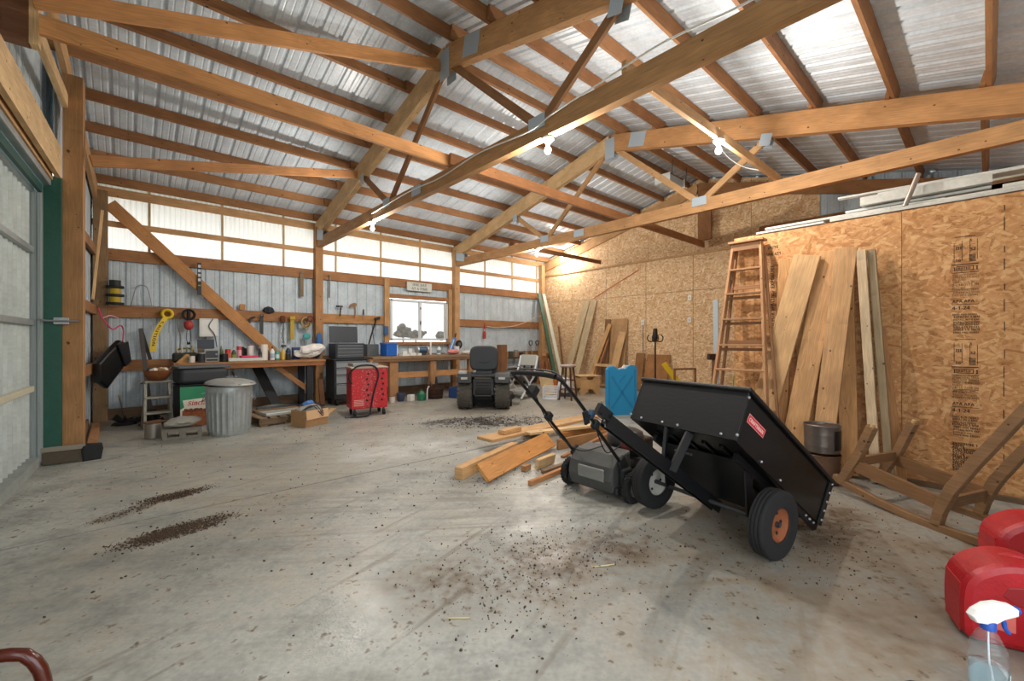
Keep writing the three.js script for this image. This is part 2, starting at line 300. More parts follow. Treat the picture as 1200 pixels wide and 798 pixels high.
// ---- right gable wall in strand board
const wallRight = struct('wall_right');
{
  const osbPanel = (y0, y1, z0, z1, x) => part(wallRight, 'strand_board', triUV(new THREE.BoxGeometry(z1 - z0 - 0.01, y1 - y0 - 0.008, 0.012), 1, rr(0, 3), rr(0, 3)), OSB, [x, (y0 + y1) / 2, (z0 + z1) / 2], [0, Math.PI / 2, 0]);
  for (let i = 0; i < 9; i++) { const z0 = -9.48 + i * 1.22, z1 = Math.min(z0 + 1.22, 0.75); if (z1 - z0 < 0.1) continue; osbPanel(0, 2.44, z0, z1, 9.83); osbPanel(2.44, 3.27, z0, z1, 9.83); }
  for (let i = 0; i < 12; i++) { const z0 = -9.65 + i * 0.9, zc = z0 + 0.45, hh = Math.max(roofY(z0, 5.07), roofY(z0 + 0.9, 5.07), z0 < ZR && z0 + 0.9 > ZR ? 5.07 : 0); part(wallRight, 'siding_panel', ribSheet(0.9, hh, 4, 0.02), M_WALL, [10.08, hh / 2, zc], [0, Math.PI / 2, 0]); }
  beam(wallRight, 'ledge', [9.84, 3.29, -9.45], [9.84, 3.29, ZF], 0.04, 0.09, W_CHORD2);
  // gable above, cut to the roof pitch
  for (let i = 0; i < 6; i++) {
    const z0 = -9.48 + i * 1.22, z1 = z0 + 1.22, t = (z) => roofY(z, 5.03) - 3.31;
    const pts = [[z0 + 0.003, 0], [z1 - 0.003, 0], [z1 - 0.003, t(z1)]]; if (z0 < ZR && z1 > ZR) pts.push([ZR, t(ZR)]); pts.push([z0 + 0.003, t(z0)]);
    const g = triUV(ext(pts.map((p) => [-p[0], p[1]]).reverse(), 0.012), 1, rr(0, 3), rr(0, 3)); part(wallRight, 'strand_board', g, OSB, [9.93, 3.31, 0], [0, Math.PI / 2, 0]);
  }
  for (let i = 0; i < 4; i++) { const z0 = -2.16 + i * 0.76, z1 = z0 + 0.76; part(wallRight, 'metal_panel', ribSheet(0.76, roofY(z1, 5.0) - 3.31, 3, 0.018), M_WALL, [9.95, 3.31 + (roofY(z1, 5.0) - 3.31) / 2, (z0 + z1) / 2], [0, Math.PI / 2, 0]); }
  // end truss members laid on the gable face
  for (const s of [-1, 1]) beam(wallRight, 'rafter', [9.87, roofY(ZR, 4.79), ZR], [9.87, roofY(ZR + s * 5.1, 4.79), ZR + s * 5.1], 0.24, 0.06, s < 0 ? W_CHORD2 : wood('#a9784c'));
  beam(wallRight, 'tie_beam', [9.87, 3.52, -3.2], [9.87, 3.52, ZF], 0.26, 0.06, wood('#a9784c'));
}
// ---- right partition: the corner room, with its deck
const part2 = struct('wall_partition');
{
  const X = 5.2;
  const sheet = (z0, z1) => part(part2, 'strand_board', triUV(new THREE.BoxGeometry(z1 - z0 - 0.004, 2.436, 0.014), 1, rr(0, 3), rr(0, 3)), OSB2, [X + 0.007, 1.22, (z0 + z1) / 2], [0, Math.PI / 2, 0]);
  sheet(-1.94, -1.74); sheet(-1.74, -0.52); sheet(-0.52, 0.7); sheet(0.7, 0.78);
  for (let i = 0; i < 4; i++) { const x0 = X + i * 1.22, x1 = Math.min(x0 + 1.22, 9.82); part(part2, 'strand_board', triUV(new THREE.BoxGeometry(x1 - x0 - 0.004, 2.44, 0.014), 1, rr(0, 3), rr(0, 3)), OSB2, [(x0 + x1) / 2, 1.22, -1.947]); part(part2, 'deck_board', triUV(new THREE.BoxGeometry(x1 - x0 - 0.004, 0.016, 2.68), 1, rr(0, 3), 0), OSB2, [(x0 + x1) / 2, 2.43, -0.59]); }
  for (const z of [-1.9, -1.13, -0.52, 0.09, 0.68]) beam(part2, 'stud', [X + 0.06, 0, z], [X + 0.06, 2.42, z], 0.089, 0.038, W_CHORD2, [1, 0, 0]);
  // mill stamps printed on the boards
  const stamp = canvasTex(256, 2048, (c, w, h) => {
    c.clearRect(0, 0, w, h); c.fillStyle = '#2a1c12'; c.strokeStyle = '#2a1c12'; const r = rng(4);
    const block = (y) => {
      c.lineWidth = 5; c.fillRect(66, y, 130, 4);
      c.font = 'bold 30px sans-serif'; c.save(); c.translate(70, y + 60); c.rotate(-0.1); c.fillText('1', 90, 0); c.restore();
      for (const x of [60, 110, 160, 205]) c.fillRect(x, y + 30 + r() * 20, 3, 170);
      c.font = 'bold 34px sans-serif'; c.fillText('III', 70, y + 110); c.fillText('32', 160, y + 128); c.fillText('16', 68, y + 215);
      for (let k = 0; k < 7; k++) c.fillRect(155, y + 160 + k * 9, 42, 5);
      c.fillRect(44, y + 236, 172, 7); c.strokeRect(78, y + 256, 104, 34); c.font = 'bold 26px sans-serif'; c.fillText('RATED', 86, y + 283); c.font = 'bold 44px sans-serif'; c.fillText('I', 56, y + 292); c.fillText('I', 196, y + 292);
      c.fillRect(44, y + 306, 172, 5);
      for (let row = 0; row < 9; row++) { c.font = (18 + r() * 10) + 'px sans-serif'; const words = ['SHEATHING SPAN', 'EXPOSURE 1', 'SIZED FOR SPACING', '24/16 7/16 IN', 'THIS SIDE DOWN', 'STRENGTH AXIS', 'MILL 431', 'PS 2-10']; const s = words[Math.floor(r() * words.length)]; c.fillText(s, 46 + r() * 8, y + 336 + row * 22, 168); if (r() < 0.35) c.fillRect(46, y + 341 + row * 22, 168, 3); }
      c.font = 'bold 34px sans-serif'; c.fillText('APA APA', 50, y + 566, 168); c.fillRect(44, y + 580, 172, 4); c.font = 'bold 40px sans-serif'; c.fillText('4-1-24', 48, y + 626, 168);
      for (let row = 0; row < 8; row++) { c.font = 'bold ' + (16 + r() * 10) + 'px sans-serif'; c.fillText(['INSTALL WITH GAP', 'SPACE 1/8 INCH', 'ENDS AND EDGES', 'NAIL 6 IN EDGES', 'ESPACIO 3 MM'][Math.floor(r() * 5)], 48 + r() * 10, y + 676 + row * 22, 166); }
    };
    block(20); block(900); c.font = 'bold 30px sans-serif'; for (let k = 0; k < 11; k++) c.fillText(['EXPOSURE 1', '24/16', 'SPAN RATING'][k % 3], 50, 1810 + k * 22, 160);
  });
  const M_STAMP = new THREE.MeshStandardMaterial({ map: stamp, transparent: true, roughness: 0.8 });
  part(part2, 'printed_stamp', new THREE.PlaneGeometry(0.235, 2.0), M_STAMP, [X - 0.0015, 1.16, -0.13], [0, -Math.PI / 2, 0], 'black mill stamp printing on the strand board');
  const lines = canvasTex(64, 2048, (c, w, h) => { c.clearRect(0, 0, w, h); c.fillStyle = '#3a2a1c'; const r = rng(9); let y = 0; while (y < h) { const L = 20 + r() * 90; c.fillRect(28 + r() * 6, y, 5, L); y += L + 30 + r() * 120; } });
  part(part2, 'printed_line', new THREE.PlaneGeometry(0.06, 2.3), new THREE.MeshStandardMaterial({ map: lines, transparent: true, roughness: 0.8 }), [X - 0.0015, 1.2, 0.085], [0, -Math.PI / 2, 0]);
  const edgeText = canvasTex(128, 1024, (c, w, h) => { c.clearRect(0, 0, w, h); c.fillStyle = '#33241a'; c.save(); c.translate(70, 1000); c.rotate(-Math.PI / 2); c.font = 'bold 40px sans-serif'; c.fillText('THIS SIDE DOWN  SIZED FOR SPACING  EXPOSURE', 0, 0, 820); c.restore(); c.font = 'bold 30px sans-serif'; c.fillText('24/16', 20, 60); c.fillText('APA 431', 4, 110, 118); });
  part(part2, 'printed_stamp', new THREE.PlaneGeometry(0.17, 1.5), new THREE.MeshStandardMaterial({ map: edgeText, transparent: true, roughness: 0.8 }), [X - 0.0015, 1.6, -1.55], [0, -Math.PI / 2, 0], 'small black printing along the strand board edge');
  beam(part2, 'base_board', [X - 0.03, 0.02, -1.2], [X - 0.03, 0.02, 0.7], 0.04, 0.05, W_OLD);
}

// ---- left wall: jamb post, header, sliding door; it runs a little askew
const wallLeft = struct('wall_left', [-0.45, 0, -6.45]); wallLeft.rotation.y = -0.05;
{
  const green = mat('#1f5a4c', 0.5, 0.1, { map: grime, key: 'grn' });
  part(wallLeft, 'jamb_post', box(4.05, 0.15, 0.19), W_POST2, [0.036, 2.025, -0.06], [0, 0, Math.PI / 2]);
  part(wallLeft, 'jamb_trim', rbox(0.14, 2.95, 0.24, 0.004, 1), green, [-0.11, 1.475, -0.05], null, 'dark green steel door jamb');
  part(wallLeft, 'header', box(6.2, 0.31, 0.04), W_CHORD, [-0.06, 3.085, 3.2], [0, Math.PI / 2, 0]); part(wallLeft, 'header', box(6.2, 0.2, 0.04), W_CHORD2, [-0.12, 3.0, 3.2], [0, Math.PI / 2, 0]);
  for (let i = -1; i < 7; i++) part(wallLeft, 'metal_panel', ribSheet(0.93, 1.75, 4, 0.02), M_WALL, [-0.19, 4.1, 0.3 + i * 0.914 + 0.1], [0, -Math.PI / 2, 0]);
  for (let i = 0; i < 4; i++) part(wallLeft, 'metal_panel', ribSheet(0.8, 4.2, 4, 0.02), M_WALL, [-0.1, 2.1, -0.36 - i * 0.8], [0, -Math.PI / 2, 0]);
  for (const y of [0.86, 1.745, 2.66]) part(wallLeft, 'girt', box(2.9, 0.14, 0.04), W_GIRT, [-0.05, y, -1.6], [0, Math.PI / 2, 0]);
  part(wallLeft, 'tie_beam', box(5.2, 0.14, 0.045), W_CHORD, [-0.02, 3.76, 2.3], [0, Math.PI / 2, 0]);
  part(wallLeft, 'tie_block', box(0.3, 0.36, 0.09), W_DARK, [-0.12, 3.57, 1.84]); part(wallLeft, 'tie_block', box(0.36, 0.05, 0.09), W_CHORD, [0.05, 3.57, 1.84], [0, 0, Math.PI / 2]);
  for (const s of [-1, 1]) beam(wallLeft, 'rafter', [-0.05, roofY(ZR, 4.79), 1.95], [-0.05, roofY(ZR + s * 5.1, 4.79), 1.95 + s * 5.1], 0.24, 0.05, W_CHORD2);
  part(wallLeft, 'sill_curb', box(7.2, 0.1, 0.09), mat('#9aa3a2', 0.8, 0, { map: grime, key: 'curb' }), [-0.235, 0.05, 3.6], [0, Math.PI / 2, 0]);
  part(wallLeft, 'post_strap', rbox(0.33, 0.05, 0.012, 0.003, 1), mat('#8f877a', 0.6, 0.3), [-0.03, 0.16, 0.078]);
  part(wallLeft, 'base_flashing', box(0.3, 0.12, 0.012), mat('#5d5346', 0.85, 0, { map: grime, key: 'flash' }), [-0.03, 0.07, 0.075]);
}
{
  const d = struct('door_1', [-0.45, 0, -6.45]); d.rotation.y = -0.05;
  const M_DOOR = mat('#cbd6d6', 0.5, 0.1, { map: grime, key: 'door' });
  for (let i = 0; i < 7; i++) part(d, 'door_panel', ribSheet(0.914, 2.75, 6, 0.026, 0.04, 0.014, false), M_DOOR, [-0.285, 1.44, 0.03 + i * 0.914 + 0.457], [0, Math.PI / 2, 0]);
  part(d, 'edge_strip', ribSheet(0.11, 2.8, 2, 0.01, 0.04, 0.02, false), mat('#8f9a9b', 0.5, 0.2), [-0.225, 1.44, 0.075]);
  for (const y of [0.79, 1.45, 2.17, 2.78]) part(d, 'rail', rbox(6.3, 0.055, 0.04, 0.004, 1), y < 1 ? mat('#c2bda8', 0.6) : M_GALV, [-0.245, y, 3.25], [0, Math.PI / 2, 0]);
  part(d, 'track', rbox(6.4, 0.07, 0.07, 0.01, 1), M_GALV, [-0.15, 2.88, 3.2], [0, Math.PI / 2, 0]); part(d, 'track_guard', box(6.4, 0.08, 0.03), mat('#1d4a45', 0.5), [-0.19, 2.8, 3.2], [0, Math.PI / 2, 0]);
  const h = part(d, 'latch', rbox(0.11, 0.07, 0.03, 0.005, 1), M_GALV, [-0.04, 1.47, 0.09]); part(h, 'latch_bolt', at(cyl(0.011, 0.011, 0.26, 10), 0.0, 0, 0.02, 0, 0, Math.PI / 2), M_STEEL); part(h, 'chain', at(cyl(0.007, 0.007, 0.14, 6), -0.1, 0.005, 0.02, 0, 0, 1.4), M_STEEL);
}
// ---- front wall behind the photographer, with an unseen opening added for daylight fill
const wallFront = struct('wall_front');
{
  const ins = (x0, x1, y0, y1) => part(wallFront, 'metal_panel', ribSheet(x1 - x0, y1 - y0, Math.max(1, Math.round((x1 - x0) / 0.23)), 0.02), M_WALL, [(x0 + x1) / 2, (y0 + y1) / 2, ZF + 0.05]);
  ins(-0.9, -0.3, 0, 2.76); ins(2.1, 5.3, 0, 2.76); ins(5.3, 10.05, 0, 2.76);
  const fg = ribSheet(1.03, 1.12, 14, 0.012, 0.05, 0.02, false); for (let i = 0; i < 11; i++) part(wallFront, 'translucent_panel', fg, M_FIBRE, [-0.74 + 1.03 * i + 0.515, 3.28, ZF + 0.06]);
  beam(wallFront, 'header', [-0.8, 2.75, ZF], [10, 2.75, ZF], 0.24, 0.05, W_GIRT);
}

// ---- roof: purlins and ribbed steel sheets
const ceiling = struct('ceiling');
{
  const zs = [-9.28, -8.65, -8.0, -7.35, -6.69, -6.04, -5.38, -4.72, -4.28, -3.58, -2.87, -2.15, -1.45, -0.72, 0.0, 0.6];
  const runs = [[-0.62, XA + 0.12], [XA - 0.12, XB + 0.12], [XB - 0.12, 9.95]];
  zs.forEach((z, i) => runs.forEach(([a, b], k) => { const dz = ((k % 2) - 0.5) * 0.042, y = roofY(z, 5.0); beam(ceiling, 'purlin', [a, y, z + dz], [b, y, z + dz], 0.14, 0.04, W_PURLIN[(i * 2 + k) % 3], [0, 1, z < ZR ? -0.25 : 0.25]); }));
  const L = Math.hypot(5.45, 5.45 * 0.25), g = ribSheet(0.936, L, 4, 0.02), th = Math.atan(0.25);
  for (let i = 0; i < 12; i++) for (const s of [-1, 1]) {
    const m = part(ceiling, 'roof_sheet', g, M_ROOF, [-0.72 + 0.914 * i + 0.457, 5.085 - 0.25 * 5.45 / 2 + i % 2 * 0.003, ZR + s * 5.45 / 2]); m.rotation.set(-Math.PI / 2 + (s < 0 ? -1 : 1) * th, 0, 0);
  }
  part(ceiling, 'ridge_cap', merge([at(box(11, 0.004, 0.3), 4.7, 5.1, ZR - 0.14, -th), at(box(11, 0.004, 0.3), 4.7, 5.1, ZR + 0.14, th)]), M_ROOF);
}

// ---- trusses
function truss(x, label, mats) {
  const t = thing('roof_truss', label, 'truss', [x, 0, 0]); const T = 0.1, yb = 3.295, top = (z) => roofY(z, 4.93);
  t.userData.kind = 'structure';
  for (const [s, m] of [[-1, mats[0]], [1, mats[1]]]) beam(t, 'top_chord', [0, 4.93 - 0.15, ZR], [0, 4.93 - 0.15 - 0.25 * 5.0, ZR + s * 5.0], 0.29, T, m, [0, 1, 0], 0.004);
  beam(t, 'bottom_chord', [0, yb, -9.45], [0, yb, ZF - 0.1], 0.19, 0.09, mats[2], [0, 1, 0], 0.004);
  const web = (z0, y0, z1, y1) => beam(t, 'web', [0, y0, z0], [0, y1, z1], 0.09, 0.04, mats[3], [0, 1, 0], 0.003);
  web(ZR - 0.05, 4.7, -6.05, 3.38); web(ZR + 0.05, 4.7, -2.95, 3.38); web(-6.15, 3.38, -7.0, 4.0); web(-2.85, 3.38, -2.0, 4.0);
  const plate = (z, y, w, h, rx = 0) => { for (const s of [-1, 1]) { const p = part(t, 'gusset_plate', merge([new THREE.BoxGeometry(0.003, h, w), ...[...Array(Math.round(w / 0.022)).keys()].map((k) => at(new THREE.BoxGeometry(0.006, h * 0.96, 0.008), 0, 0, -w / 2 + 0.011 + k * 0.022))]), M_PLATE, [s * (T / 2 + 0.004), y, z]); p.rotation.x = rx; } };
  plate(ZR, 4.68, 0.2, 0.36); plate(-6.1, 3.36, 0.22, 0.13); plate(-2.9, 3.36, 0.22, 0.13); plate(-9.1, 3.42, 0.4, 0.2, 0.2); plate(-7.0, 3.97, 0.14, 0.16, -0.25); plate(-2.0, 3.97, 0.14, 0.16, 0.25); plate(ZR + 0.55, 4.66, 0.3, 0.24, 0.25);
  plate(-5.2, 3.31, 0.24, 0.13);
  return t;
}
truss(XA, 'timber roof truss with a white cable running along its bottom chord', [W_CHORD, wood('#d8aa7a', 1), wood('#c89c70'), wood('#a87a52')]);
truss(XB, 'timber roof truss whose heel rests on the post beside the window', [W_CHORD, wood('#cf9c6c'), wood('#d6a87a', 1), W_CHORD2]);
// lateral braces tying the trusses together
const brace = (label, a, b, w, t, m, up) => board('lateral_brace', label, 'brace', a, b, w, t, m, up);
const up0 = [0, 1, 0];
brace('long orange lateral brace under the ridge between sliding door wall and first truss', [-0.45, 3.46, -4.4], [3.15, 3.46, -4.4], 0.14, 0.042, W_BRACE, up0);
brace('reddish lateral brace under the ridge between first truss and strand board gable', [2.9, 3.46, -4.34], [9.8, 3.46, -4.34], 0.14, 0.042, wood('#bb8054', 1), up0);
brace('sloping orange brace rising from the sliding door wall to the first truss peak', [-0.5, 3.68, -4.5], [2.93, 4.72, -4.6], 0.14, 0.04, W_BRACE, up0);
brace('near level orange brace from the brown door post to the first truss', [-0.28, 3.19, -6.42], [2.93, 4.1, -7.2], 0.12, 0.04, wood('#c88e5c'), up0);
brace('pale lateral brace carrying a bare bulb between the two trusses', [2.93, 3.44, -1.93], [6.52, 3.44, -1.88], 0.1, 0.045, W_CHORD2, up0);
brace('brown lateral brace running from the second truss into the gable near the back corner', [6.4, 3.44, -7.2], [9.8, 3.44, -7.2], 0.1, 0.04, wood('#93613c'), up0);
board('hanging_board', 'wide vertical board hanging against the strand board gable under the ridge', 'board', [9.76, 3.55, -4.3], [9.76, 4.7, -4.3], 0.3, 0.05, wood('#a06c40'), [0, 0, 1]);

// ---- bare bulbs
function bulb(x, y, z, label, p2 = BULB_CD) {
  const b = thing('ceiling_bulb', label, 'light bulb', [x, y, z], 0, 'bare ceiling bulbs');
  part(b, 'socket', lathe([[0.0, 0.0], [0.055, 0.0], [0.058, -0.02], [0.04, -0.035], [0.024, -0.04], [0.022, -0.06], [0, -0.06]], 20), M_WHITE);
  part(b, 'glass_bulb', at(lathe([[0, -0.062], [0.014, -0.062], [0.016, -0.08], [0.03, -0.108], [0.032, -0.125], [0.026, -0.145], [0.012, -0.157], [0, -0.159]], 18), 0, 0, 0), mat('#fff6e6', 0.4, 0, { emissive: new THREE.Color('#fff6e8'), emissiveIntensity: 14, key: 'bulb' }));
  const l = new THREE.PointLight('#fff8ee', p2, 0, 2); l.position.set(0, -0.122, 0); l.castShadow = true; l.shadow.radius = 2; l.name = 'bulb_light'; b.add(l);
}
bulb(XA - 0.02, 3.2, -6.66, 'bare glowing bulb on the first truss near the back wall'); bulb(XA, 3.2, -2.8, 'bare glowing bulb on the first truss beside a white cable'); bulb(XB, 3.2, -6.37, 'bare glowing bulb on the second truss near the back wall');
bulb(4.64, 3.39, -1.9, 'bare glowing bulb under the pale brace between the trusses'); bulb(9.5, 3.74, -8.38, 'bare glowing bulb in the back corner by the gable', BULB_CD * 0.6);
solo('cable', 'white electrical cable stapled along the first truss bottom chord', 'cable', tube([[XA - 0.06, 3.42, 0.4], [XA - 0.06, 3.47, -0.5], [XA - 0.06, 3.41, -1.0], [XA - 0.06, 3.45, -1.6], [XA - 0.06, 3.4, -2.2], [XA - 0.055, 3.36, -2.7], [XA - 0.055, 3.31, -3.0], [XA - 0.055, 3.36, -3.8], [XA - 0.055, 3.31, -4.6], [XA - 0.055, 3.34, -5.4], [XA - 0.06, 3.3, -6.6]], 0.008, 80, 6), M_WHITE);
solo('cable', 'thin white cable drooping from the second truss to the pale brace', 'cable', tube([[XB - 0.06, 4.35, -2.6], [XB - 0.08, 4.0, -2.55], [XB - 0.1, 3.7, -2.3], [6.2, 3.48, -1.95]], 0.006, 20, 6), M_WHITE);

// ================================================================ LARGE OBJECTS
// wheel with its axis along z: tyre, rim disc, hub; returns the tyre part
function wheel(parent, p, Rr, w, rimMat, opt = {}) {
  const rim = opt.rim || Rr * 0.5, pr = [], gro = opt.grooves || 0, hw = w / 2;
  pr.push([rim, -hw * 0.8], [rim * 1.12, -hw], [Rr * 0.8, -hw], [Rr * 0.95, -hw * 0.86]);
  const n = gro * 2 + 1; for (let i = 0; i <= n; i++) { const z = -hw * 0.78 + (hw * 1.56) * i / n; const rr0 = Rr * (1 - 0.012 * (2 * i / n - 1) ** 2); if (i % 2 === 1 && i < n) { pr.push([rr0, z - 0.003], [rr0 - 0.006, z], [rr0, z + 0.003]); } else pr.push([rr0, z]); }
  pr.push([Rr * 0.95, hw * 0.86], [Rr * 0.8, hw], [rim * 1.12, hw], [rim, hw * 0.8]);
  const list = [at(lathe(pr, 40), 0, 0, 0, Math.PI / 2)];
  if (opt.lugs) for (let i = 0; i < opt.lugs; i++) for (const s of opt.rows || [-0.5, 0.5]) { const a = (i + (s > 0 ? 0.5 : 0)) / opt.lugs * Math.PI * 2, L = Rr * 6.2 / opt.lugs * 0.55; const b = at(new THREE.BoxGeometry(L, opt.lugH || 0.014, w * (opt.rows ? 0.16 : 0.36)), 0, 0, 0, 0, s * 0.6); b.translate(0, Rr, s * w * 0.45 * (opt.rows ? 1.5 : 1)); b.rotateZ(a); list.push(b); }
  const t = part(parent, 'tyre', merge(list), opt.rubber || M_RUB, p);
  const disc = part(t, 'rim', at(lathe([[0, hw * 0.3], [rim * 0.35, hw * 0.3], [rim * 0.45, hw * 0.1], [rim * 0.8, hw * 0.15], [rim * 0.9, hw * 0.6], [rim * 1.02, hw * 0.82], [rim * 1.02, -hw * 0.82], [rim * 0.8, -hw * 0.3], [0, -hw * 0.3]], 28), 0, 0, 0, Math.PI / 2), rimMat);
  if (opt.back) disc.rotation.y = Math.PI;
  if (opt.holes) for (let i = 0; i < opt.holes; i++) { const a = i / opt.holes * 6.283; part(t, 'rim_hole', at(cyl(rim * 0.1, rim * 0.1, 0.006, 10), 0, 0, 0, Math.PI / 2), M_BLACKM, [Math.cos(a) * rim * 0.63, Math.sin(a) * rim * 0.63, (opt.back ? -1 : 1) * hw * 0.16]); }
  part(t, 'hub', at(cyl(rim * 0.16, rim * 0.18, w * 0.5, 12), 0, 0, (opt.back ? -1 : 1) * w * 0.12, Math.PI / 2), opt.hubMat || M_DSTEEL);
  return t;
}

// ---- black dump cart, tipped
{
  const c = thing('dump_cart', 'black steel dump cart tipped with its tail on the floor and tongue raised', 'cart', [2.9, 0, -1.27], -0.2);
  const M_TUB = mat('#07090c', 0.26, 0.2), M_TEX = mat('#0a0d11', 0.55, 0, { bumpMap: fineNoise, bumpScale: 0.0006, key: 'cartTex' }), M_BOLT = mat('#b9bcc0', 0.35, 0.8);
  const tub = new THREE.Group(); put(tub, 'tub', c); tub.position.set(-0.295, 0.71, 0); tub.rotation.z = -0.611;
  const L = 1.17, H = 0.3, HW = 0.385, T = 0.006;
  part(tub, 'floor_pan', merge([box(L, T, HW * 2), ...[-0.24, -0.12, 0, 0.12, 0.24].map((z) => at(rbox(L * 0.8, 0.014, 0.03, 0.006, 1), 0.0, -0.008, z))]), M_TUB, [L / 2, 0, 0]);
  for (const s of [1, -1]) part(tub, 'side_panel', at(ext([[0, 0], [L, -0.01], [L, H], [-0.044, H]], T), 0, 0, s * HW), M_TUB);
  part(tub, 'front_panel', at(box(T, Math.hypot(H, 0.044), HW * 2), -0.022, H / 2, 0, 0, 0, 0.146), M_TEX);
  part(tub, 'tailgate', at(box(T, H + 0.01, HW * 2), L + 0.004, H / 2, 0), M_TUB);
  // rolled rim and corner flanges
  const rim = []; for (const s of [1, -1]) rim.push(at(rbox(L + 0.06, 0.028, 0.035, 0.01, 2), L / 2 - 0.02, H, s * (HW + 0.008)));
  rim.push(at(rbox(0.035, 0.028, HW * 2 + 0.05, 0.01, 2), -0.048, H, 0)); part(tub, 'rolled_rim', merge(rim), M_BLACK);
  for (const s of [1, -1]) {
    part(tub, 'corner_flange', at(rbox(0.05, H + 0.03, 0.012, 0.003, 1), L - 0.02, H / 2, s * (HW + 0.008)), M_BLACK);
    part(tub, 'corner_flange', at(rbox(0.02, H, 0.012, 0.003, 1), -0.018, H / 2, s * (HW + 0.006), 0, 0, 0.146), M_BLACK);
    part(tub, 'side_skirt', at(ext([[0.34, 0], [L, -0.012], [L, -0.075], [0.78, -0.05], [0.6, 0.0]], 0.008), 0, 0, s * (HW - 0.01)), M_BLACK);
  }
  const bolts = []; const bo = (x, y, z) => bolts.push(at(sph(0.009, 8, 6), x, y, z));
  for (const s of [1, -1]) { bo(-0.012, 0.03, s * (HW + 0.012)); bo(-0.035, 0.26, s * (HW + 0.012)); bo(0.3, 0.02, s * (HW + 0.006)); bo(0.55, 0.02, s * (HW + 0.006)); for (let k = 0; k < 5; k++) bo(L - 0.02, 0.02 + k * 0.065, s * (HW + 0.015)); for (let k = 0; k < 3; k++) bo(L - 0.2 + k * 0.06, -0.03, s * (HW + 0.002)); }
  for (const z of [-0.3, -0.12, 0.0, 0.3]) bo(-0.006, 0.02, z); part(tub, 'bolts', merge(bolts), M_BOLT).userData.kind = 'stuff';
  const lab = canvasTex(512, 128, (x, w, h) => { x.fillStyle = '#c3222c'; x.fillRect(0, 0, w, h); x.strokeStyle = '#e9d6d4'; x.lineWidth = 5; x.strokeRect(6, 6, w - 12, h - 12); x.fillStyle = '#f3e7e4'; x.font = 'bold 74px sans-serif'; x.textAlign = 'center'; x.fillText('CRAFTSMAN', w / 2, 90, 460); });
  part(tub, 'badge', at(new THREE.BoxGeometry(0.2, 0.055, 0.002), 0.135, 0.168, HW + 0.005), new THREE.MeshStandardMaterial({ map: lab, roughness: 0.4 }), null, null, 'red badge with white lettering');
  // chassis
  part(c, 'axle', at(cyl(0.014, 0.014, 0.9, 12), 0, 0.2, 0, Math.PI / 2), M_DSTEEL);
  const ton = new THREE.Group(); put(ton, 'tongue', c);
  const chan = (a, b) => merge([beamGeo(a, b, 0.062, 0.045), ...[1, -1].map((s) => beamGeo([a[0], a[1] - 0.012, s * 0.026 + a[2]], [b[0], b[1] - 0.012, s * 0.026 + b[2]], 0.075, 0.005))]);
  part(ton, 'drawbar', chan([-0.9, 0.83, 0], [0.12, 0.14, 0]), M_BLACK); part(ton, 'hitch_clevis', merge([beamGeo([-0.96, 0.895, 0], [-0.87, 0.83, 0], 0.06, 0.03), beamGeo([-0.955, 0.865, 0], [-0.865, 0.8, 0], 0.012, 0.06)]), M_BLACK);
  part(ton, 'hitch_pin', bar([-0.93, 0.93, 0], [-0.9, 0.78, 0], 0.007), M_STEEL);
  for (const z of [-0.1, 0.08]) part(c, 'strut', beamGeo([-0.27, 0.7, z], [-0.38, 0.46, z * 0.4], 0.05, 0.02), M_BLACK);
  for (const z of [-0.3, 0.3]) { part(c, 'axle_bracket', merge([beamGeo([0.0, 0.2, z], [-0.02, 0.48, z], 0.07, 0.012, [1, 0, 0]), beamGeo([-0.15, 0.58, z], [0.3, 0.27, z], 0.05, 0.03)]), M_BLACK); }
  part(c, 'crossbar', at(box(0.04, 0.04, 0.62), 0.02, 0.44, 0), M_BLACK); part(c, 'dump_latch', merge([beamGeo([-0.25, 0.64, 0.05], [-0.32, 0.56, 0.03], 0.03, 0.008), bar([-0.31, 0.57, 0.0], [-0.31, 0.57, 0.12], 0.008)]), M_DSTEEL);
  part(c, 'apron', at(box(0.46, 0.006, 0.6), 0.03, 0.36, 0, 0, 0, -0.95), M_BLACK);
  wheel(c, [0, 0.202, 0.44], 0.2, 0.1, mat('#9a5b38', 0.75, 0.2, { map: grime, key: 'rustrim' }), { rim: 0.098, grooves: 3, holes: 5 });
  wheel(c, [0, 0.202, -0.44], 0.2, 0.1, mat('#b9b6ae', 0.6, 0.1), { rim: 0.098, grooves: 3, holes: 3, back: false });
}

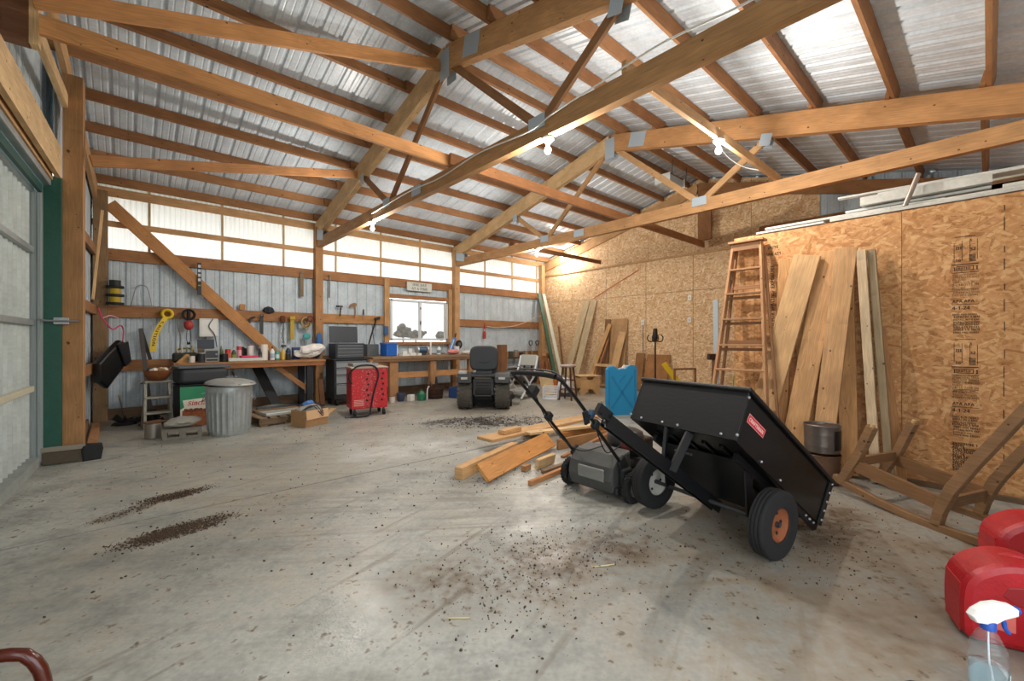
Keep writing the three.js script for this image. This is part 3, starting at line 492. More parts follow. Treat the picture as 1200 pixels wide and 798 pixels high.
// ---- push mower
{
  const m = thing('lawn_mower', 'walk-behind mower with grey rear cover and black folding handle beside lumber', 'lawn mower', [2.94, 0, -2.17]);
  const grey = mat('#4c4d4c', 0.6, 0, { map: grime, key: 'mow' }), lt = mat('#8a8b88', 0.6, 0, { map: grime, key: 'mow2' });
  part(m, 'deck', merge([at(rbox(0.72, 0.1, 0.5, 0.04, 3), 0.32, 0.16, 0), at(rbox(0.5, 0.08, 0.4, 0.04, 3), 0.36, 0.23, 0)]), M_BLACKM);
  part(m, 'rear_cover', at(ext([[-0.1, 0.09], [-0.13, 0.17], [-0.11, 0.26], [-0.03, 0.33], [0.1, 0.35], [0.13, 0.1]], 0.44, 0.02), 0, 0, 0), grey, null, null, 'worn grey plastic discharge cover');
  part(m, 'sticker', at(rbox(0.05, 0.004, 0.07, 0.001, 1), 0.04, 0.351, 0.05, 0, 0, 0.13), mat('#c79a3c', 0.6)); part(m, 'cover_recess', at(rbox(0.02, 0.1, 0.26, 0.009, 2), -0.146, 0.2, 0.02, 0, 0, 0.1), lt); part(m, 'lower_skirt', at(rbox(0.05, 0.06, 0.5, 0.015, 2), -0.09, 0.09, 0), M_BLACKM);
  const eng = part(m, 'engine', merge([at(cyl(0.16, 0.17, 0.12, 24), 0.38, 0.32, 0), at(rbox(0.2, 0.14, 0.18, 0.02, 2), 0.52, 0.33, 0.05)]), M_BLACK);
  part(eng, 'shroud', at(lathe([[0, 0.09], [0.1, 0.085], [0.15, 0.06], [0.165, 0.0], [0.165, -0.03]], 28), 0.38, 0.4, 0), mat('#2a2c30', 0.4)); part(eng, 'fuel_tank', at(rbox(0.12, 0.09, 0.2, 0.03, 2), 0.28, 0.38, 0.14), mat('#8a3b38', 0.5)); part(eng, 'fuel_cap', at(cyl(0.03, 0.03, 0.03, 12), 0.28, 0.44, 0.16), M_RUB);
  part(eng, 'muffler', at(rbox(0.08, 0.09, 0.12, 0.015, 2), 0.56, 0.3, -0.13), M_RUST);
  for (const s of [1, -1]) {
    wheel(m, [0, 0.115, s * 0.31], 0.115, 0.055, lt, { rim: 0.062, lugs: 26, lugH: 0.008, back: s < 0 }); wheel(m, [0.62, 0.1, s * 0.28], 0.1, 0.05, lt, { rim: 0.055, lugs: 24, lugH: 0.008, back: s < 0 });
    part(m, 'wheel_cover', at(rbox(0.13, 0.14, 0.05, 0.02, 2), 0.0, 0.19, s * 0.25), M_BLACKM);
  }
  const hand = new THREE.Group(); put(hand, 'handle', m);
  for (const s of [1, -1]) { const z = s * 0.235; part(hand, 'lower_tube', tube([[0.0, 0.26, z], [-0.1, 0.36, z], [-0.4, 0.66, z]], 0.0135, 12, 8), M_BLACK); part(hand, 'upper_tube', tube([[-0.34, 0.62, z], [-0.6, 0.87, z], [-0.74, 0.99, z], [-0.785, 1.025, z * 0.92]], 0.0135, 14, 8), M_BLACK); part(hand, 'clamp', rbox(0.07, 0.06, 0.045, 0.012, 2), M_BLACKM, [-0.37, 0.65, z], [0, 0, 0.8]); part(hand, 'pivot_bracket', rbox(0.1, 0.12, 0.03, 0.012, 2), M_BLACKM, [-0.02, 0.29, z], [0, 0, 0.6]); }
  part(hand, 'grip_bar', tube([[-0.785, 1.025, 0.216], [-0.8, 1.035, 0.12], [-0.8, 1.035, -0.12], [-0.785, 1.025, -0.216]], 0.019, 14, 10), M_BLACKM); part(hand, 'control_bail', tube([[-0.62, 0.91, 0.21], [-0.735, 1.035, 0.2], [-0.765, 1.06, 0.1], [-0.765, 1.06, -0.12], [-0.735, 1.035, -0.2], [-0.62, 0.91, -0.21]], 0.006, 24, 6), M_DSTEEL);
  part(hand, 'start_box', rbox(0.09, 0.07, 0.08, 0.015, 2), M_BLACKM, [-0.56, 0.87, -0.23], [0, 0, 0.8]); part(hand, 'drive_lever', rbox(0.06, 0.05, 0.05, 0.012, 2), mat('#24405c', 0.5), [-0.44, 0.74, 0.25], [0, 0, 0.8]); part(hand, 'height_lever', rbox(0.05, 0.1, 0.02, 0.006, 1), M_BLACKM, [-0.5, 0.72, 0.25], [0, 0, 0.3]);
  part(hand, 'control_cable', tube([[-0.55, 0.86, -0.22], [-0.4, 0.6, -0.2], [-0.15, 0.36, -0.12], [0.05, 0.38, 0]], 0.005, 20, 5), M_BLACKM); part(hand, 'control_cable', tube([[-0.44, 0.76, 0.24], [-0.25, 0.45, 0.22], [-0.05, 0.38, 0.15], [0.2, 0.4, 0.1]], 0.005, 20, 5), M_BLACKM); part(hand, 'starter_cord', tube([[-0.4, 0.72, 0.23], [0.0, 0.55, 0.18], [0.3, 0.42, 0.05]], 0.003, 12, 5), mat('#70402c', 0.8));
}

// ---- lumber heaped on the floor
{
  const G = 'lumber heaped on the floor by the mower', cut = (label, a, b, w, t, m, up, bev) => board('lumber_board', label, 'board', a, b, w, t, m, up, G, bev);
  const amber = wood('#dd9a52', 1, 0.55), tan = wood('#e3bb8c'), brown = wood('#b98a5e', 1), pale = wood('#f0d6b0');
  cut('long amber board tilted on edge at the front of the lumber heap', [2.36, 0.085, -3.02], [3.68, 0.115, -3.42], 0.19, 0.035, amber, [0.25, 0.6, -0.7]);
  cut('pale squared timber end poking out under the amber board', [2.26, 0.055, -3.24], [3.3, 0.055, -3.62], 0.11, 0.09, tan, [0, 1, 0]);
  cut('wide flat tan plank at the rear of the heap', [3.05, 0.135, -3.86], [5.4, 0.135, -3.99], 0.036, 0.26, tan, [0, 1, 0]);
  cut('grey sleeper carrying the wide flat plank', [3.9, 0.058, -3.7], [3.95, 0.058, -4.15], 0.115, 0.09, W_OLD, [0, 1, 0]);
  cut('small square reddish stick lying before the mower', [2.62, 0.022, -2.68], [3.35, 0.022, -2.78], 0.042, 0.042, wood('#c98a58'), [0, 1, 0]);
  cut('short thick offcut with a slanted cut end', [2.98, 0.06, -2.95], [3.28, 0.06, -3.0], 0.1, 0.04, pale, [0.2, 1, 0.2]);
  cut('tiny square offcut block beside the slanted offcut', [2.85, 0.03, -3.0], [2.95, 0.03, -3.03], 0.055, 0.055, brown, [0, 1, 0]);
  cut('grey weathered strip lying under the mower side of the heap', [2.95, 0.017, -2.84], [3.6, 0.017, -2.9], 0.03, 0.05, W_OLD, [0, 1, 0]);
  cut('brown board on edge in the middle of the heap', [3.72, 0.062, -3.34], [4.9, 0.062, -3.24], 0.12, 0.038, brown, [0, 1, 0]);
  cut('orange board end sticking up behind the mower engine', [3.9, 0.08, -3.46], [5.1, 0.08, -3.52], 0.15, 0.038, amber, [0, 1, 0.1]);
  cut('pale board lying slantwise across the top of the heap', [3.5, 0.18, -3.62], [4.9, 0.178, -3.3], 0.03, 0.12, pale, [0, 1, 0]);
  cut('short tan block resting on the flat plank', [3.3, 0.181, -3.86], [3.62, 0.181, -3.9], 0.05, 0.1, tan, [0, 1, 0]);
  cut('thin reddish lath leaning on the heap', [3.5, 0.012, -3.08], [4.5, 0.14, -3.13], 0.02, 0.045, wood('#b5744e'), [0, 1, 0]);
}

// ---- wooden stepladder folded against the partition
{
  const l = thing('stepladder', 'weathered wooden stepladder folded and leaning on the partition corner', 'ladder', [0, 0, 0]); const m = wood('#c79a78', 1), m2 = wood('#b08466', 1);
  for (const [z0, z1] of [[-1.92, -2.02], [-1.64, -1.4]]) beam(l, 'front_rail', [5.1, 2.34, z0], [4.56, 0.0, z1], 0.075, 0.026, m, [1, 0, 0], 0.004);
  for (const [z0, z1] of [[-1.9, -1.97], [-1.62, -1.32]]) beam(l, 'rear_leg', [5.13, 2.28, z0], [4.68, 0.0, z1], 0.045, 0.022, m2, [1, 0, 0], 0.004);
  part(l, 'top_cap', rbox(0.14, 0.025, 0.36, 0.005, 1), m, [5.1, 2.36, -1.78]); part(l, 'top_apron', rbox(0.02, 0.07, 0.28, 0.003, 1), m2, [5.06, 2.3, -1.78]);
  for (const y of [2.05, 1.78, 1.5, 1.22, 0.96, 0.68, 0.4]) { const f = (2.34 - y) / 2.34, z0 = -1.92 - 0.1 * f, z1 = -1.64 + 0.24 * f, x = 5.1 - 0.54 * f; const s = part(l, 'step', rbox(0.085, 0.02, z1 - z0, 0.004, 1), m, [x, y, (z0 + z1) / 2]); if (y > 1.1 && y < 2) part(s, 'step_brace', rbox(0.02, 0.03, z1 - z0, 0.003, 1), m2, [0.04, -0.045, 0]); }
  for (const y of [0.55, 1.25, 1.85]) { const f = (2.28 - y) / 2.28; part(l, 'rear_slat', rbox(0.02, 0.04, 0.28 + 0.37 * f, 0.003, 1), m2, [5.13 - 0.45 * f, y, -1.76 + 0.115 * f]); }
  part(l, 'spreader_rod', bar([5.02, 1.95, -1.92], [5.06, 1.5, -1.95], 0.006), M_DSTEEL);
}

// ---- planks leaning on the partition
{
  const G = 'planks leaning on the partition', pk = (label, zt, yt, zb, xb, w, t, m, xt = 5.16) => board('leaning_plank', label, 'plank', [xt, yt, zt], [xb, 0.02, zb], w, t, m, [0, 0, 1], G);
  pk('narrow straight fir plank standing nearest the stepladder', -1.42, 2.13, -1.44, 4.98, 0.14, 0.035, W_FIR, 5.17);
  pk('broad fir plank slanting towards the stepladder foot', -1.22, 2.13, -1.66, 4.8, 0.235, 0.035, wood('#e6c196'), 5.11);
  pk('reddish fir plank behind the black cart, second of the slanted ones', -1.04, 2.15, -1.31, 4.84, 0.19, 0.035, wood('#ddaf80', 1), 5.165);
  pk('knotty fir plank ending behind the steel buckets', -0.9, 2.15, -1.07, 4.9, 0.17, 0.035, wood('#e3b68a', 1), 5.085);
  pk('plain plank standing behind the knotty fir plank', -0.93, 2.0, -0.86, 5.0, 0.14, 0.03, W_FIR, 5.17);
  pk('rear plank hidden mostly behind the broad slanted one', -1.26, 1.95, -1.2, 4.97, 0.15, 0.03, W_FIR, 5.17);
  pk('whitewashed squared timber leaning right of the fir planks', -0.79, 2.11, -0.66, 4.93, 0.07, 0.05, mat('#e4dccb', 0.8, 0, { map: WOOD_B, key: 'wwash' }), 5.09);
  pk('grey weathered timber paired with the whitewashed one', -0.72, 2.11, -0.57, 4.97, 0.06, 0.06, wood('#b0a590', 1), 5.12);
  pk('slim orange lath leaning past the grey timber', -0.66, 1.4, -0.5, 5.06, 0.06, 0.02, wood('#d19b68'), 5.18);
}

// ---- steel buckets
{
  const bucket = (label, p, m, rust) => { const b = thing('steel_bucket', label, 'bucket', p, 0.6); part(b, 'shell', lathe([[0, 0.004], [0.128, 0.004], [0.132, 0.02], [0.134, 0.07], [0.138, 0.075], [0.134, 0.08], [0.136, 0.17], [0.14, 0.175], [0.136, 0.18], [0.138, 0.245], [0.145, 0.25], [0.143, 0.258], [0.134, 0.25], [0.13, 0.02], [0, 0.012]], 36), m); return b; };
  const a = bucket('rusty brown steel pail under another beside the leaning planks', [4.66, 0, -1.0], mat('#7d5f4a', 0.6, 0.5, { map: grime, key: 'pail1' }));
  const b = bucket('bare grey steel pail with black label stacked on a rusty one', [4.66, 0.262, -1.0], mat('#8f8782', 0.38, 0.8, { map: grime, key: 'pail2' }));
  part(b, 'label_patch', new THREE.CylinderGeometry(0.141, 0.139, 0.17, 20, 1, true, -0.25, 1.5), mat('#0b0d10', 0.35), [0, 0.13, 0], [0, -1.0, 0], 'glossy black label');
  part(b, 'contents', at(cyl(0.128, 0.128, 0.02, 24), 0, 0.225, 0), mat('#4a352a', 0.95));
}

// ---- rocking chair frame without seat
{
  const c = thing('rocking_chair', 'wooden rocking chair frame without its seat standing by the partition', 'chair', [4.04, 0, -0.24], 0.986); const m = wood('#9a7656', 1), m2 = wood('#8f6844'), sh = 0.1;
  const sides = [[0, 0], [0.5, sh]];
  const strip = (pts, w, t, z) => { const up = [], dn = []; pts.forEach((p, i) => { const a = pts[Math.max(0, i - 1)], b = pts[Math.min(pts.length - 1, i + 1)], dx = b[0] - a[0], dy = b[1] - a[1], l = Math.hypot(dx, dy), wi = (p[2] || w) / 2; up.push([p[0] - dy / l * wi, p[1] + dx / l * wi]); dn.unshift([p[0] + dy / l * wi, p[1] - dx / l * wi]); }); return triUV(at(ext([...up, ...dn], t, 0.004), 0, 0, z), 1, rr(0, 3), rr(0, 3)); };
  for (const [z, o] of sides) {
    const run = []; for (let i = 0; i <= 14; i++) { const x = -0.75 + 1.5 * i / 14; run.push([x + o, 0.022 + 0.2 * x * x * (x > 0 ? 0.85 : 0.7)]); }
    part(c, 'rocker', strip(run, 0.044, 0.045, z), m);
    part(c, 'front_leg', strip([[0.69 + o, 0.1], [0.545 + o, 0.34], [0.43 + o, 0.6]], 0.055, 0.05, z), m);
    part(c, 'leg_tenon', bar([0.43 + o, 0.6, z], [0.422 + o, 0.625, z], 0.014), W_PALE);
    part(c, 'seat_rail', triUV(beamGeo([0.57 + o, 0.27, z], [-0.04 + o, 0.185, z], 0.095, 0.03)), m2);
    part(c, 'back_post', strip([[-0.01 + o, 0.03, 0.05], [-0.035 + o, 0.14, 0.058], [-0.1 + o, 0.3, 0.06], [-0.22 + o, 0.5, 0.056], [-0.45 + o, 0.86, 0.05], [-0.62 + o, 1.1, 0.045]], 0.05, 0.045, z), m);
  }
  part(c, 'front_rail', beamGeo([0.56, 0.3, 0.02], [0.56 + sh, 0.3, 0.48], 0.07, 0.028), m2); part(c, 'rear_rail', beamGeo([-0.05, 0.19, 0.02], [-0.05 + sh, 0.19, 0.48], 0.07, 0.028), m2);
}

// ---- red petrol cans, spray bottle
{
  const red = mat('#c01a26', 0.42, 0, { map: grime, bumpMap: fineNoise, bumpScale: 0.0008, key: 'redcan' });
  const can = (label, p, ry, s = 1) => {
    const g = thing('fuel_can', label, 'fuel can', p, ry); g.scale.setScalar(s);
    const prof = [[-0.17, 0.02], [-0.155, 0], [0.155, 0], [0.17, 0.02], [0.17, 0.2], [0.15, 0.27], [0.1, 0.325], [0.04, 0.345], [-0.03, 0.34], [-0.1, 0.305], [-0.15, 0.26], [-0.17, 0.2]];
    const hole = [[-0.045, 0.232], [-0.03, 0.268], [0.02, 0.28], [0.06, 0.26], [0.075, 0.22], [0.04, 0.2], [-0.01, 0.205]];
    let sm = prof; for (let it = 0; it < 2; it++) { const o = []; sm.forEach((a, i) => { const q = sm[(i + 1) % sm.length]; o.push([a[0] * 0.75 + q[0] * 0.25, a[1] * 0.75 + q[1] * 0.25], [a[0] * 0.25 + q[0] * 0.75, a[1] * 0.25 + q[1] * 0.75]); }); sm = o; } sm = sm.map(([x, y]) => [x * 0.85, 0.032 + y * 0.9]); const body = ext(sm, 0.24, 0.032); part(g, 'body', body, red);
    part(g, 'grip', at(tube([[-0.02, 0.35, 0], [0.03, 0.365, 0], [0.09, 0.35, 0], [0.14, 0.3, 0], [0.168, 0.24, 0]], 0.022, 18, 10), 0, 0, 0), red);
    for (const sz of [1, -1]) { part(g, 'handle_hole_shade', at(ext(hole, 0.014, 0.005), 0, 0, sz * 0.116), mat('#8f1219', 0.5)); part(g, 'side_label', at(rbox(0.1, 0.08, 0.006, 0.003, 1), -0.06, 0.12, sz * 0.12), mat('#d96a62', 0.6)); }  // darker red plate paints the shade inside the handle hole
    for (const sz of [-1, 1]) part(g, 'side_rib', rbox(0.008, 0.22, 0.17, 0.004, 1), red, [sz * 0.171, 0.13, 0]);
    part(g, 'collar', at(cyl(0.03, 0.034, 0.035, 16), 0.165, 0.26, 0, 0, 0, -0.9), M_BLACKM); part(g, 'spout', tube([[0.165, 0.26, 0], [0.21, 0.3, 0], [0.2, 0.36, 0.0], [0.14, 0.38, 0]], 0.015, 16, 10), M_BLACKM);
    return g;
  };
  can('big red plastic fuel can directly behind the spray bottle', [2.8, 0, 0.05], -1.25, 0.95); can('red plastic fuel can standing nearest the rocking chair', [3.54, 0, 0.15], -1.2, 0.95); can('small red plastic fuel can at the right of the spray bottle', [2.42, 0, 0.26], -1.2, 0.5);
  const b = thing('spray_bottle', 'clear plastic spray bottle with white and blue trigger head', 'spray bottle', [2.255, 0, 0.0], -0.75);
  const glass = new THREE.MeshPhysicalMaterial({ color: '#f4f8fa', roughness: 0.06, transmission: 0.95, thickness: 0, ior: 1.45, side: THREE.DoubleSide });
  const ribs = []; for (let i = 0; i < 5; i++) { const y = 0.185 + i * 0.012; ribs.push([0.047 - i * 0.005, y], [0.05 - i * 0.005, y + 0.005], [0.046 - i * 0.005, y + 0.01]); }
  part(b, 'bottle', lathe([[0, 0.002], [0.04, 0.002], [0.05, 0.012], [0.052, 0.1], [0.05, 0.16], [0.048, 0.18], ...ribs, [0.02, 0.25], [0.016, 0.262]], 32), glass);
  part(b, 'liquid', lathe([[0, 0.005], [0.046, 0.006], [0.048, 0.1], [0.047, 0.13], [0, 0.131]], 28), new THREE.MeshPhysicalMaterial({ color: '#e6eef0', roughness: 0.05, transmission: 0.9, thickness: 0.08, ior: 1.33 }));
  part(b, 'bottle_label', new THREE.CylinderGeometry(0.0535, 0.0535, 0.1, 24, 1, true, 0.4, 2.4), mat('#cfe0e2', 0.4), [0, 0.075, 0]); part(b, 'dip_tube', tube([[0, 0.27, 0], [0.004, 0.15, 0], [0.02, 0.015, 0]], 0.003, 12, 6), mat('#dfe8ec', 0.3));
  part(b, 'collar', at(lathe([[0.021, 0], [0.022, 0.004], [0.021, 0.028], [0.014, 0.032], [0, 0.032]], 24), 0, 0.256, 0), mat('#1f4fa8', 0.4), null, null, 'blue screw collar');
  part(b, 'trigger_head', ext([[-0.045, 0.29], [-0.055, 0.305], [-0.045, 0.318], [-0.01, 0.338], [0.03, 0.343], [0.07, 0.335], [0.085, 0.325], [0.085, 0.312], [0.04, 0.3], [0.012, 0.285], [-0.012, 0.285]], 0.034, 0.008), M_WHITE);
  part(b, 'nozzle', at(cyl(0.013, 0.015, 0.02, 6), 0.092, 0.32, 0, 0, 0, Math.PI / 2), mat('#1f4fa8', 0.4)); part(b, 'trigger', tube([[0.045, 0.3, 0], [0.055, 0.28, 0], [0.058, 0.26, 0], [0.072, 0.24, 0]], 0.007, 12, 8), mat('#1f4fa8', 0.4));
  solo('cord_loop', 'thin black cord curled on the floor beside the spray bottle', 'cord', tube([[2.1, 0.006, -0.2], [2.02, 0.006, -0.1], [2.06, 0.006, 0.05], [2.18, 0.006, -0.07], [2.17, 0.006, -0.18]], 0.005, 30, 6, true), M_BLACKM);
}

// ---- brown bent-tube chair frame at the near left
{
  const c = thing('tube_chair', 'glossy brown bent tube chair frame standing near the sliding door', 'chair', [-0.56, 0.0, -1.42], -0.35); const m = mat('#4a1a0e', 0.22);
  for (const z of [0.22, -0.22]) part(c, 'arm_loop', tube([[0.34, 0, z], [0.36, 0.25, z], [0.365, 0.42, z], [0.345, 0.51, z], [0.29, 0.54, z], [0.1, 0.54, z], [-0.1, 0.535, z], [-0.16, 0.49, z], [-0.19, 0.42, z], [-0.2, 0, z]], 0.014, 60, 12), m);
  for (const [x, y] of [[0.35, 0.3], [-0.195, 0.3]]) part(c, 'crossbar', at(cyl(0.011, 0.011, 0.44, 12), x, y, 0, Math.PI / 2), m);
  part(c, 'seat', rbox(0.5, 0.035, 0.42, 0.015, 2), mat('#3a241a', 0.6), [0.08, 0.33, 0]);
}

// ================================================================ MID-SIZE OBJECTS
// ---- riding mower seen from behind
{
  const t = thing('garden_tractor', 'dark riding lawn tractor parked facing the back corner', 'tractor', [4.97, 0, -6.3], 0.83);
  const body = mat('#3a3d40', 0.5, 0, { map: grime, key: 'trac' }), dk = M_BLACKM, dusty = mat('#6a675f', 0.85, 0, { map: grime, key: 'dusty' });
  for (const s of [1, -1]) wheel(t, [0, 0.272, s * 0.345], 0.268, 0.27, dusty, { rim: 0.13, lugs: 22, lugH: 0.012, back: s < 0, rows: [-0.6, -0.2, 0.2, 0.6], rubber: mat('#56544e', 0.95, 0, { map: grime, key: 'tyre' }) });
  for (const s of [1, -1]) wheel(t, [1.25, 0.19, s * 0.36], 0.19, 0.16, dusty, { rim: 0.1, grooves: 3, back: s < 0, rubber: mat('#56544e', 0.95, 0, { map: grime, key: 'tyre' }) });
  part(t, 'frame', merge([at(rbox(1.5, 0.1, 0.3, 0.02, 2), 0.55, 0.33, 0), at(rbox(0.3, 0.16, 0.34, 0.02, 2), 0.02, 0.26, 0)]), dk); part(t, 'transaxle', at(cyl(0.06, 0.06, 0.5, 14), 0, 0.27, 0, Math.PI / 2), M_DSTEEL);
  part(t, 'rear_plate', at(rbox(0.03, 0.3, 0.38, 0.01, 2), -0.17, 0.42, 0), body); part(t, 'hitch_plate', at(rbox(0.1, 0.02, 0.3, 0.006, 1), -0.22, 0.27, 0), M_DSTEEL);
  for (let k = 0; k < 4; k++) part(t, 'vent_slot', rbox(0.012, 0.02, 0.28, 0.004, 1), dk, [-0.19, 0.35 + k * 0.05, 0]);
  part(t, 'rear_lip', at(rbox(0.05, 0.05, 0.3, 0.015, 2), -0.19, 0.59, 0), dusty);
  const fen = []; for (const s of [1, -1]) fen.push(at(ext([[-0.28, 0.52], [-0.27, 0.6], [-0.2, 0.645], [0.1, 0.66], [0.34, 0.6], [0.42, 0.48], [0.4, 0.48], [0.3, 0.57], [0.05, 0.6], [-0.18, 0.58], [-0.25, 0.51]], 0.27, 0.015), 0, 0, s * 0.345));
  part(t, 'fender', fen[0], body); part(t, 'fender', fen[1], body); part(t, 'seat_deck', at(rbox(0.6, 0.05, 0.46, 0.02, 2), 0.05, 0.63, 0), body);
  for (const s of [1, -1]) part(t, 'tail_lamp', at(rbox(0.02, 0.045, 0.12, 0.008, 2), -0.28, 0.585, s * 0.34), mat('#b9bab6', 0.3));
  part(t, 'fender_tray', at(rbox(0.22, 0.06, 0.16, 0.02, 2), -0.1, 0.68, -0.38), mat('#a9aaa6', 0.5)); part(t, 'seat_spring', at(rbox(0.06, 0.09, 0.3, 0.01, 1), 0, 0.69, 0), M_DSTEEL);
  const seat = part(t, 'seat_back', at(ext((() => { const p = []; for (let i = 0; i < 40; i++) { const a = i / 40 * 6.283, c = Math.cos(a), s = Math.sin(a); p.push([Math.sign(c) * 0.235 * Math.abs(c) ** 0.42, Math.sign(s) * 0.2 * Math.abs(s) ** 0.42]); } return p; })(), 0.1, 0.03), 0, 0, 0), mat('#2b3135', 0.55), [-0.02, 0.94, 0], [0, Math.PI / 2, 0]); seat.rotation.order = 'YXZ'; seat.rotation.set(0.0, -Math.PI / 2, 0);
  part(seat, 'seat_welt', tube([[-0.1, -0.06, 0.052], [0, -0.085, 0.055], [0.1, -0.06, 0.052]], 0.006, 12, 6), dk);
  part(t, 'seat_cushion', rbox(0.44, 0.1, 0.47, 0.045, 3), mat('#2b3135', 0.55), [0.22, 0.76, 0]);
  part(t, 'hood', at(rbox(0.75, 0.42, 0.42, 0.07, 3), 1.05, 0.6, 0), body); part(t, 'dash', at(rbox(0.16, 0.5, 0.4, 0.05, 3), 0.66, 0.68, 0), body); part(t, 'steering_column', bar([0.66, 0.9, 0], [0.56, 1.02, 0], 0.025), dk); part(t, 'steering_wheel', torus(0.17, 0.014, 28, 8), dk, [0.55, 1.03, 0], [Math.PI / 2 - 0.1, -0.6, 0]);
  part(t, 'mower_deck', at(ext([[-0.5, -0.2], [-0.36, -0.46], [0.1, -0.56], [0.42, -0.42], [0.5, 0], [0.42, 0.42], [0.1, 0.56], [-0.36, 0.46], [-0.5, 0.2]], 0.13, 0.02), 0, 0, 0, Math.PI / 2), dk, [0.62, 0.16, 0]);
  for (const s of [1, -1]) { part(t, 'footrest', rbox(0.5, 0.025, 0.18, 0.008, 1), dk, [0.55, 0.36, s * 0.26]); part(t, 'deck_wheel', at(cyl(0.06, 0.06, 0.04, 16), 0.3, 0.062, s * 0.5, Math.PI / 2), M_RUB); }
  part(t, 'discharge_chute', at(rbox(0.3, 0.05, 0.18, 0.02, 2), 0.62, 0.19, 0.62, 0.25), dusty);
}

// ---- blue folded plastic table behind the mower
{
  const b = thing('folded_table', 'bright blue folded plastic table standing on edge behind the lumber', 'table', [6.3, 0, -4.2], -0.55); const m = mat('#1e86b8', 0.38), m2 = mat('#1a78a8', 0.42);
  const prof = [[-0.27, 0.03], [-0.25, 0], [0.25, 0], [0.27, 0.03], [0.26, 0.78], [0.24, 0.83], [0.16, 0.84], [0.1, 0.81], [0.07, 0.775], [-0.07, 0.765], [-0.1, 0.79], [-0.15, 0.825], [-0.24, 0.81], [-0.27, 0.77]];
  part(b, 'panel', ext(prof, 0.07, 0.014), m); for (const s of [1, -1]) part(b, 'cross_rib', beamGeo([-0.19 * s, 0.12, 0.036], [0.19 * s, 0.66, 0.036], 0.035, 0.014), m2);
  part(b, 'centre_rib', beamGeo([0, 0.5, 0.036], [0, 0.74, 0.036], 0.03, 0.012), m2); for (const s of [1, -1]) part(b, 'edge_rib', rbox(0.03, 0.74, 0.02, 0.008, 2), m2, [s * 0.235, 0.4, 0.036]);
  part(b, 'carry_handle', tube([[-0.05, 0.77, 0], [-0.04, 0.79, 0], [0.04, 0.8, 0], [0.05, 0.775, 0]], 0.009, 12, 8), mat('#dfe6ea', 0.5)); part(b, 'latch_leg', bar([-0.25, 0.0, 0.05], [-0.25, 0.17, 0.05], 0.012), M_STEEL);
}

// ---- galvanised rubbish can
{
  const c = thing('trash_can', 'dented galvanized trash can with fluted sides and loose lid', 'trash can', [1.05, 0, -6.95]);
  const pts = [], N = 192, rows = 9; const prof = [[0.235, 0.0], [0.24, 0.03], [0.242, 0.08], [0.252, 0.3], [0.262, 0.52], [0.266, 0.58], [0.272, 0.61], [0.266, 0.62], [0.268, 0.655]];
  const g = new THREE.CylinderGeometry(1, 1, 1, N, rows - 1, true), P = g.attributes.position;
  for (let j = 0; j < rows; j++) for (let i = 0; i <= N; i++) { const k = j * (N + 1) + i, [r, y] = prof[rows - 1 - j], a = i / N * 6.2832, fl = (y > 0.05 && y < 0.57) ? 0.011 * Math.max(-0.2, Math.sin(a * 24)) : 0; P.setXYZ(k, Math.sin(a) * (r + fl), y, Math.cos(a) * (r + fl)); }
  g.computeVertexNormals(); part(c, 'body', g, M_GALV); part(c, 'bottom', at(cyl(0.24, 0.235, 0.012, 40), 0, 0.015, 0), M_GALV); part(c, 'top_bead', at(torus(0.27, 0.008, 48, 8), 0, 0.655, 0, Math.PI / 2), M_GALV);
  const lid = part(c, 'lid', lathe([[0.295, -0.02], [0.3, -0.01], [0.288, 0.0], [0.27, 0.012], [0.2, 0.035], [0.1, 0.05], [0, 0.054]], 44), mat('#b7bcbb', 0.5, 0.55, { map: grime, key: 'lid' }), [0.02, 0.7, 0.01], [0.05, 0, -0.05]); part(lid, 'lid_handle', tube([[-0.06, 0.045, 0], [-0.05, 0.075, 0], [0.05, 0.075, 0], [0.06, 0.045, 0]], 0.006, 14, 6), M_STEEL);
  for (const a of [1.2, -1.9]) part(c, 'side_handle', tube([[-0.06, 0, 0], [-0.055, -0.07, 0.03], [0.055, -0.07, 0.03], [0.06, 0, 0]], 0.006, 14, 6), M_STEEL, [Math.sin(a) * 0.27, 0.53, Math.cos(a) * 0.27], [0, a, 0]);
  part(c, 'rubbish', at(new THREE.SphereGeometry(0.255, 24, 8, 0, 6.3, 0, 1.5).scale(1, 0.28, 1), 0, 0.62, 0), mat('#2a2724', 0.95, 0, { bumpMap: fineNoise, bumpScale: 0.03, key: 'rub' }));
  for (let i = 0; i < 7; i++) { const a = rr(-2, 2.4); part(c, 'twig', bar([Math.sin(a) * 0.12, 0.66, Math.cos(a) * 0.12], [Math.sin(a + 0.4) * 0.36, 0.67 + rr(-0.02, 0.05), Math.cos(a + 0.4) * 0.36], 0.004, 5), W_OLD); }
}

